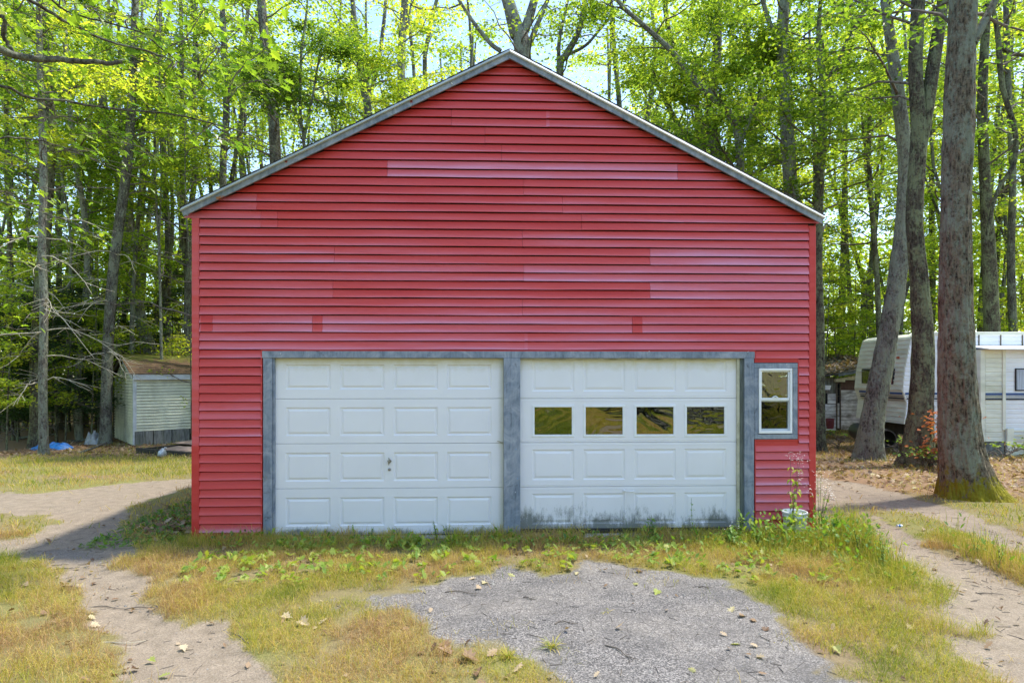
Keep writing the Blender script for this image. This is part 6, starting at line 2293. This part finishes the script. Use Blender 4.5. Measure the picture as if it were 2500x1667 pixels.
# ------------------------------------------------------------------ things lying about: leaves, twigs
lf_specs = [  # px, py (2352 view), size, tone, label
    (190, 1322, .10, .55, 'curled orange-brown leaf high on the left track'), (218, 1405, .08, .5, 'small brown leaf at the left edge of the left track'), (345, 1275, .10, 1.0, 'yellow-green leaf lying on the grey shade patch of the left track'),
    (185, 1345, .10, .97, 'green leaf near the orange-brown leaf on the left track'), (350, 1512, .09, .99, 'green leaf in the middle of the lower left track'), (378, 1545, .12, 1.0, 'lobed green leaf low on the left track'),
    (690, 1635, .12, .99, 'green leaf at the bottom edge right of the left track'), (395, 1318, .09, .8, 'pale leaf at the grass edge of the left track'), (660, 1422, .14, .75, 'large pale leaf in the grass left of the asphalt'),
    (700, 1437, .15, .72, 'curled tan leaf beside a large pale leaf in the left grass'), (742, 1432, .13, .8, 'tan leaf near the left tip of the asphalt'), (1085, 1330, .11, .97, 'pale green leaf at the upper rim of the asphalt'),
    (1175, 1322, .12, .95, 'green leaf right of the rim leaf on the asphalt'), (1112, 1340, .12, .8, 'tan curled leaf on the upper asphalt'), (1290, 1300, .16, .85, 'cluster leaf of pale yellow at the top of the asphalt'),
    (1305, 1310, .14, .82, 'second pale leaf of the cluster at the top of the asphalt'), (1325, 1318, .12, .9, 'small greenish leaf right of the pale cluster on the asphalt'), (1460, 1342, .13, .99, 'fern-like green leaf on the upper right asphalt'),
    (1508, 1362, .13, .98, 'lobed pale green leaf on the right asphalt'), (1470, 1314, .10, .3, 'dark red-brown leaf at the upper right rim of the asphalt'), (1680, 1402, .15, .9, 'grey-white leaf on the right margin of the asphalt'),
    (1705, 1415, .15, .7, 'tan leaf in the grass right of the asphalt'), (1730, 1425, .14, .62, 'brown leaf right of a tan leaf in the right grass'), (1760, 1445, .10, .25, 'orange leaf standing in the right grass'),
    (2090, 1450, .13, .95, 'grey-green leaf at the grass edge of the right track'), (1690, 1480, .11, .97, 'small green leaf on the lower right margin'), (1745, 1510, .13, .95, 'pale green leaf low on the right margin of the asphalt'),
    (1590, 1540, .11, .98, 'bright green leaf on the pale lower right asphalt'), (1020, 1500, .17, .55, 'large curled brown oak leaf at the lower left of the asphalt'), (1080, 1520, .20, .62, 'biggest tan oak leaf at the bottom of the picture'),
    (1130, 1505, .16, .7, 'tan oak leaf right of the biggest one at the bottom'), (1100, 1550, .18, .35, 'rust-brown leaf at the very bottom centre'), (1190, 1540, .16, .75, 'pale tan leaf among grass at the lower left of the asphalt'),
    (1025, 1485, .17, .6, 'upright tan leaf in straw grass left of the asphalt'), (1925, 1500, .12, .9, 'light leaf among the sparse grass at the lower right'), (1980, 1580, .13, .6, 'tan leaf at the bottom right corner grass')]
lfp = []
for q in range(5):
    v, f = LV[0 if q < 3 else 1]
    v2 = v.copy()
    v2[:, 1] -= .5
    cu = [.6, 1.0, -.4, .8, 1.2][q]
    v2[:, 2] = v2[:, 2] * cu + .5 * cu * v2[:, 0] ** 2 + .12 * math.sin(q) * v2[:, 1] + .25 * cu * v2[:, 1] ** 2
    v2[:, 2] -= v2[:, 2].min()
    lfp.append((v2, f))
for q, (px, py, s_, tn, lb) in enumerate(lf_specs):
    x, y = G(px, py)
    z = float(surf_z(x, y)[0])
    v, f = lfp[q % 5]
    me = bpy.data.meshes.new('fallen_leaf')
    me.from_pydata([tuple(p) for p in v * s_ * .72], [], f)
    a = me.attributes.new('v', 'FLOAT', 'POINT')
    a.data.foreach_set('value', [tn] * len(v))
    me.materials.append(M['deadleaf'])
    me.update()
    in_grass = .02 if masks(np.array([x]), np.array([y]))[1][0] < .3 else .004
    tag(link('fallen_leaf', me, None, (x, y, z + in_grass), (g.normal(0, .25), g.normal(0, .25), g.uniform(0, 6.28))), lb, 'fallen leaf', 'fallen leaves on the ground')
tw = [(330, 1390, .30, .1, 'dark bent twig at the grass edge of the left track'), (350, 1395, .22, -.6, 'second dark twig curling beside the bent one on the left track'), (245, 1388, .36, .0, 'thin straight twig crossing the left track'),
      (265, 1473, .40, .05, 'pale twig lying across the lower left track'), (555, 1462, .26, -.35, 'dark stick on the right edge of the lower left track'), (130, 1292, .22, .25, 'dark stick high on the left track'),
      (150, 1303, .24, .15, 'second stick just below another high on the left track'), (1060, 1362, .30, -.05, 'dark twig on the upper left asphalt'), (1300, 1432, .18, .1, 'short twig in the middle of the asphalt'),
      (1425, 1500, .30, -.45, 'curved twig beside the grass tuft on the asphalt'), (1620, 1350, .12, -.1, 'short twig near the right rim of the asphalt'), (2270, 1355, .22, .0, 'dark twig on the right track'),
      (1215, 1375, .12, -.3, 'small bent twig on the central asphalt')]
for q, (px, py, ln, a, lb) in enumerate(tw):
    x, y = G(px, py)
    z = float(surf_z(x, y)[0])
    pts = [(-ln / 2, 0, .006), (-ln / 6, .02 + .02 * math.sin(q), .012), (ln / 5, -.01, .010), (ln / 2, .03 * math.cos(q * 2), .008)]
    bb = MB().tube(spline(pts, 8), np.linspace(.006, .0025, 8), 5)
    bb.tube([(ln / 6, 0, .01), (ln / 4, .04, .014)], [.003, .0015], 4)
    tag(bb.build('twig', M['twig'] if q not in (3,) else M['deadtwig'], None, loc=(x, y, z), rot=(0, 0, a * 2)), lb, 'twig', 'twigs on the ground')


# ------------------------------------------------------------------ individual plants
def leaf_blade(bb, base, d, L, wd, droop, m=0):
    """a pointed leaf blade as six faces"""
    d = np.array(d, float)
    d /= np.linalg.norm(d)
    s_ = np.cross(d, (0, 0, 1))
    s_ /= np.linalg.norm(s_) + 1e-6
    pts = []
    for t, w_ in ((0, .08), (.3, .8), (.6, .9), (1.0, .02)):
        c = np.array(base) + d * L * t - np.array([0, 0, droop * L * t * t])
        pts += [c - s_ * wd / 2 * w_ + np.array([0, 0, wd * .15 * w_]), c, c + s_ * wd / 2 * w_ + np.array([0, 0, wd * .15 * w_])]
    fs_ = []
    for i_ in range(3):
        a = i_ * 3
        fs_ += [(a, a + 1, a + 4, a + 3), (a + 1, a + 2, a + 5, a + 4)]
    bb.add(pts, fs_, m)


def weed_plant(name, label, x, y, h, n_st, n_lf, L, wd, mat='weed', tone=.6, spread=.06, flowers=0, seed=1, cat='weed', group=None, droop=.5, fl_col='petal'):
    gg = np.random.default_rng(seed)
    z = float(surf_z(x, y)[0])
    t_ = thing(name, label, cat, (x, y, z), 0, group)
    st_, lf_, fl_ = MB(), MB(), MB()
    for s in range(n_st):
        a = gg.random() * 6.28
        hh = h * gg.uniform(.65, 1.0)
        top = np.array([math.cos(a) * spread * hh / .3, math.sin(a) * spread * hh / .3, hh])
        pts = spline([(gg.normal(0, .01), gg.normal(0, .01), -.01), top * np.array([.4, .4, .5]), top], 8)
        st_.tube(pts, np.linspace(.0035, .0015, 8), 4, cap=False)
        for k in range(n_lf):
            i_ = int(np.clip((.15 + .85 * (k + gg.random()) / n_lf) * 7, 0, 7))
            az = k * 2.4 + gg.random()
            leaf_blade(lf_, pts[i_], (math.cos(az), math.sin(az), gg.uniform(.1, .8)), L * gg.uniform(.6, 1.1) * (1.15 - .5 * i_ / 7), wd, droop)
        for k in range(flowers):
            c = top + gg.normal(0, 1, 3) * np.array([.035, .035, .04])
            for j in range(5):
                aa = j * 1.257
                fl_.add([c, c + np.array([math.cos(aa) * .008, math.sin(aa) * .008, .003]), c + np.array([math.cos(aa + .8) * .008, math.sin(aa + .8) * .008, .003])], [(0, 1, 2)])
    st_.build('stem', M['twig'] if tone > .8 else M[mat], t_)
    o_ = lf_.build('leaves', M[mat], t_)
    a = o_.data.attributes.new('v', 'FLOAT', 'POINT')
    a.data.foreach_set('value', list(np.clip(gg.normal(tone, .12, len(o_.data.vertices)), 0, 1)))
    if flowers:
        fl_.build('flowers', M[fl_col], t_)
    return t_


def fp(px, off):
    """point on the ground off metres before the facade at photograph column px"""
    u, _ = F(px, 1290, off)
    return XL + u * ct + off * st, YL + u * st - off * ct


for (px, off, h, ns, nl_, L, wd, tn, fl, lb) in (
        (905, .22, .20, 3, 8, .035, .022, .75, 0, 'small green weed rising before the second column of the left door'),
        (1066, .16, .25, 4, 10, .04, .026, .7, 0, 'tallest green weed before the third column of the left door'), (1092, .14, .22, 2, 7, .035, .022, .7, 0, 'thin green weed right beside the tallest weed at the left door'),
        (807, .12, .12, 2, 6, .05, .03, .75, 0, 'low green weed before the left door, nearer its left jamb'), (853, .12, .09, 2, 6, .05, .03, .7, 0, 'tiny green weed at the foot of the left door'),
        (1010, .15, .10, 2, 5, .04, .025, .85, 0, 'tiny yellow-green weed just left of the tallest weed at the left door'), (1155, .18, .12, 3, 6, .045, .028, .55, 0, 'bushy dark green weed before the right end of the left door'),
        (1228, .12, .12, 3, 6, .05, .032, .75, 0, 'bright green weed at the foot of the centre post'), (1250, .12, .13, 3, 6, .05, .03, .75, 0, 'second bright green weed at the right side of the centre post'),
        (1345, .2, .12, 3, 6, .04, .03, .85, 0, 'yellow-green weed before the left window column of the right door'), (1536, .2, .32, 1, 9, .02, .012, .4, 0, 'thin dark dry stalk below the lift handle'),
        (1592, .35, .36, 3, 9, .11, .045, .45, 0, 'dark broad-leaved weed before the third column of the right door'), (1690, .3, .50, 1, 16, .07, .02, .5, 0, 'tall feathery green stem before the fourth column of the right door'),
        (1700, .38, .20, 3, 8, .045, .028, .9, 0, 'yellowish weed at the foot of the tall feathery stem'), (1808, .35, .38, 6, 12, .05, .03, .7, 0, 'leafy green bush hiding the foot of the right jamb'),
        (1780, .55, .26, 6, 9, .12, .045, .55, 2, 'broad silvery-leaved weed low before the right jamb'), (1838, .30, .30, 5, 12, .04, .03, .6, 0, 'dark clover-like weed under the side window'),
        (1882, .35, .24, 4, 7, .13, .06, .5, 0, 'big-leaved green plant under the side window'), (1850, .6, .18, 5, 8, .09, .05, .7, 0, 'low leafy plant between the jamb and the bucket'),
        (605, .18, .10, 4, 6, .06, .045, .75, 0, 'green seedling clump at the foot of the left siding strip')):
    x, y = fp(px, off)
    weed_plant('weed', lb, x, y, h, ns, nl_, L, wd, tone=tn, flowers=fl, seed=px)
# aster with yellow leaves rising from the bucket corner
x, y = fp(1930, .34)
weed_plant('aster_plant', 'tall yellowing aster with tiny white flowers leaning on the bucket', x, y, 1.05, 5, 12, .09, .035, tone=.95, spread=.035, flowers=16, seed=5, cat='plant', droop=1.2)
x, y = fp(2000, .30)
weed_plant('aster_plant', 'airy green plant with white seed heads at the right garage corner', x, y, .78, 7, 10, .05, .02, tone=.8, spread=.06, flowers=14, seed=6, cat='plant', droop=.6)
for q in range(44):
    x, y = g.normal(4.2, .42), g.normal(6.6, .42)
    if masks(np.array([x]), np.array([y]))[4][0] > -.05 or x < 3.5:
        continue
    hh_, tn_ = g.uniform(.2, .42), g.uniform(.45, .85)
    weed_plant('weed', uniq(('yellowish' if tn_ > .65 else 'green') + (' tall' if hh_ > .32 else ' short') + ' feathery weed ' + ('against the garage corner' if y > 6.9 else 'beside the near rut right of the garage' if x > 4.35 else 'in the rank growth before the garage corner' if y > 6.5 else 'at the front of the rank growth right of the garage')), x, y, hh_, 3, 13, .055, .014, tone=tn_, flowers=0, seed=700 + q, group='weeds right of the garage corner')

# bucket
u, _ = F(1938, 1290, .22)
x, y = fp(1940, .22)
bk = thing('bucket', 'white plastic bucket half hidden in weeds at the right garage corner', 'bucket', (x, y, 0.02))
pr = [(.115, 0), (.125, .12), (.133, .235), (.141, .24), (.141, .252), (.136, .258), (.136, .275), (.146, .28), (.146, .30), (.138, .305), (.132, .30), (.118, .02)]
vv, ff = tube_np([(0, 0, z) for r_, z in pr], [1] * len(pr), 22)
vv = vv.reshape(len(pr), 22, 3)
for i_, (r_, z) in enumerate(pr):
    th = np.arange(22) / 22 * 6.283
    vv[i_] = np.stack([np.cos(th) * r_, np.sin(th) * r_, np.full(22, z)], 1)
bb = MB()
bb.add(vv.reshape(-1, 3), [tuple(q) for q in ff])
bb.add([(math.cos(t) * .118, math.sin(t) * .118, .02) for t in np.arange(22) / 22 * 6.283], [tuple(range(22))])
bb.build('pail', M['bucket'], bk, True)
MB().tube([(.147 * math.cos(t), -.02 - .10 * math.sin(t) * .6, .27 - .10 * math.sin(t)) for t in np.linspace(0, 3.14, 14)], .0025, 5).build('handle', M['steel'], bk)

# grass tuft on the asphalt and another at its lower left
for (px, py, n, h, tn, lb) in ((1268, 1488, 70, .13, .45, 'lone tuft of grass with yellow tips on the asphalt'), (1165, 1512, 80, .11, .3, 'green grass tuft at the lower left margin of the asphalt'),
                               (1075, 1308, 60, .07, .2, 'small green tuft at the upper rim of the asphalt'), (1400, 1405, 6, .10, .6, 'few thin sprigs in the middle of the asphalt')):
    x, y = G(px, py)
    z = float(surf_z(x, y)[0])
    bb = MB()
    for q in range(n):
        a = g.random() * 6.28
        L = h * g.uniform(.6, 1.4)
        leaf_blade(bb, (g.normal(0, .012), g.normal(0, .012), 0), (math.cos(a), math.sin(a), g.uniform(.3, 1.8)), L, .005, g.uniform(.2, .6))
    o = bb.build('grass_tuft', M['grass'], None, loc=(x, y, z))
    a = o.data.attributes.new('v', 'FLOAT', 'POINT')
    a.data.foreach_set('value', list(np.clip(np.repeat(g.normal(tn, .25, n), 12), 0, 1)))
    tag(o, lb, 'grass tuft')

# crushed can by the far rut
x, y = G(2066, 1210)
can = thing('crushed_can', 'small crushed white and blue can on the far right rut', 'can', (x, y, gzf(x, y)))
vv, ff = tube_np([(-.032, 0, .018), (-.012, .004, .016), (.012, -.003, .018), (.032, 0, .017)], [.017, .014, .017, .015], 12)
MB().add(vv, [tuple(q) for q in ff]).build('body', M['white'], can, True)
vv, ff = tube_np([(-.010, .002, .0165), (.010, -.002, .018)], [.0165, .018], 12)
MB().add(vv, [tuple(q) for q in ff]).build('band', M['tarp'], can, True)

# ------------------------------------------------------------------ behind the camera, seen mirrored in the panes: rough bank, logs, stumps
n_ = 60000
x, y = g.uniform(-3, 13, n_), g.uniform(-17, -2, n_)
k = fbm(x * .5, y * .5, 17, 3) > .42
x, y = x[k], y[k]
blades('wild_grass', x, y, g.uniform(.15, .5, len(x)), g.uniform(.012, .03, len(x)), np.clip(.22 + (fbm(x * .5, y * .5, 23, 3) - .5) * 2 + g.normal(0, .12, len(x)), 0, 1), g.uniform(.3, 1.4, len(x)), 19,
       'rough tall grass on the bank facing the garage', 'grass')
for (bx, by, n, rz, lb) in ((8.6, -7.6, 11, .1, 'pile of grey logs on the bank facing the right end of the garage'), (6.2, -9.2, 6, .9, 'few dark logs on the bank facing the right door')):
    zb_ = gzf(bx, by)
    t_ = thing('log_pile', lb, 'log pile', (bx, by, zb_), rz)
    for q in range(n):
        row = 0 if q < n * .5 else 1 if q < n * .85 else 2
        cx_ = (q - [0, n * .5, n * .85][row]) * .42 + .2 * row - 1.0
        r_ = g.uniform(.15, .22)
        MB().tube([(-1.9 + g.normal(0, .15), cx_, .2 + row * .36), (1.9 + g.normal(0, .15), cx_ + g.normal(0, .06), .2 + row * .36)], [r_, r_ * .85], 10).build('log', M['bark_dark' if q % 3 else 'bark_grey'], t_, True)
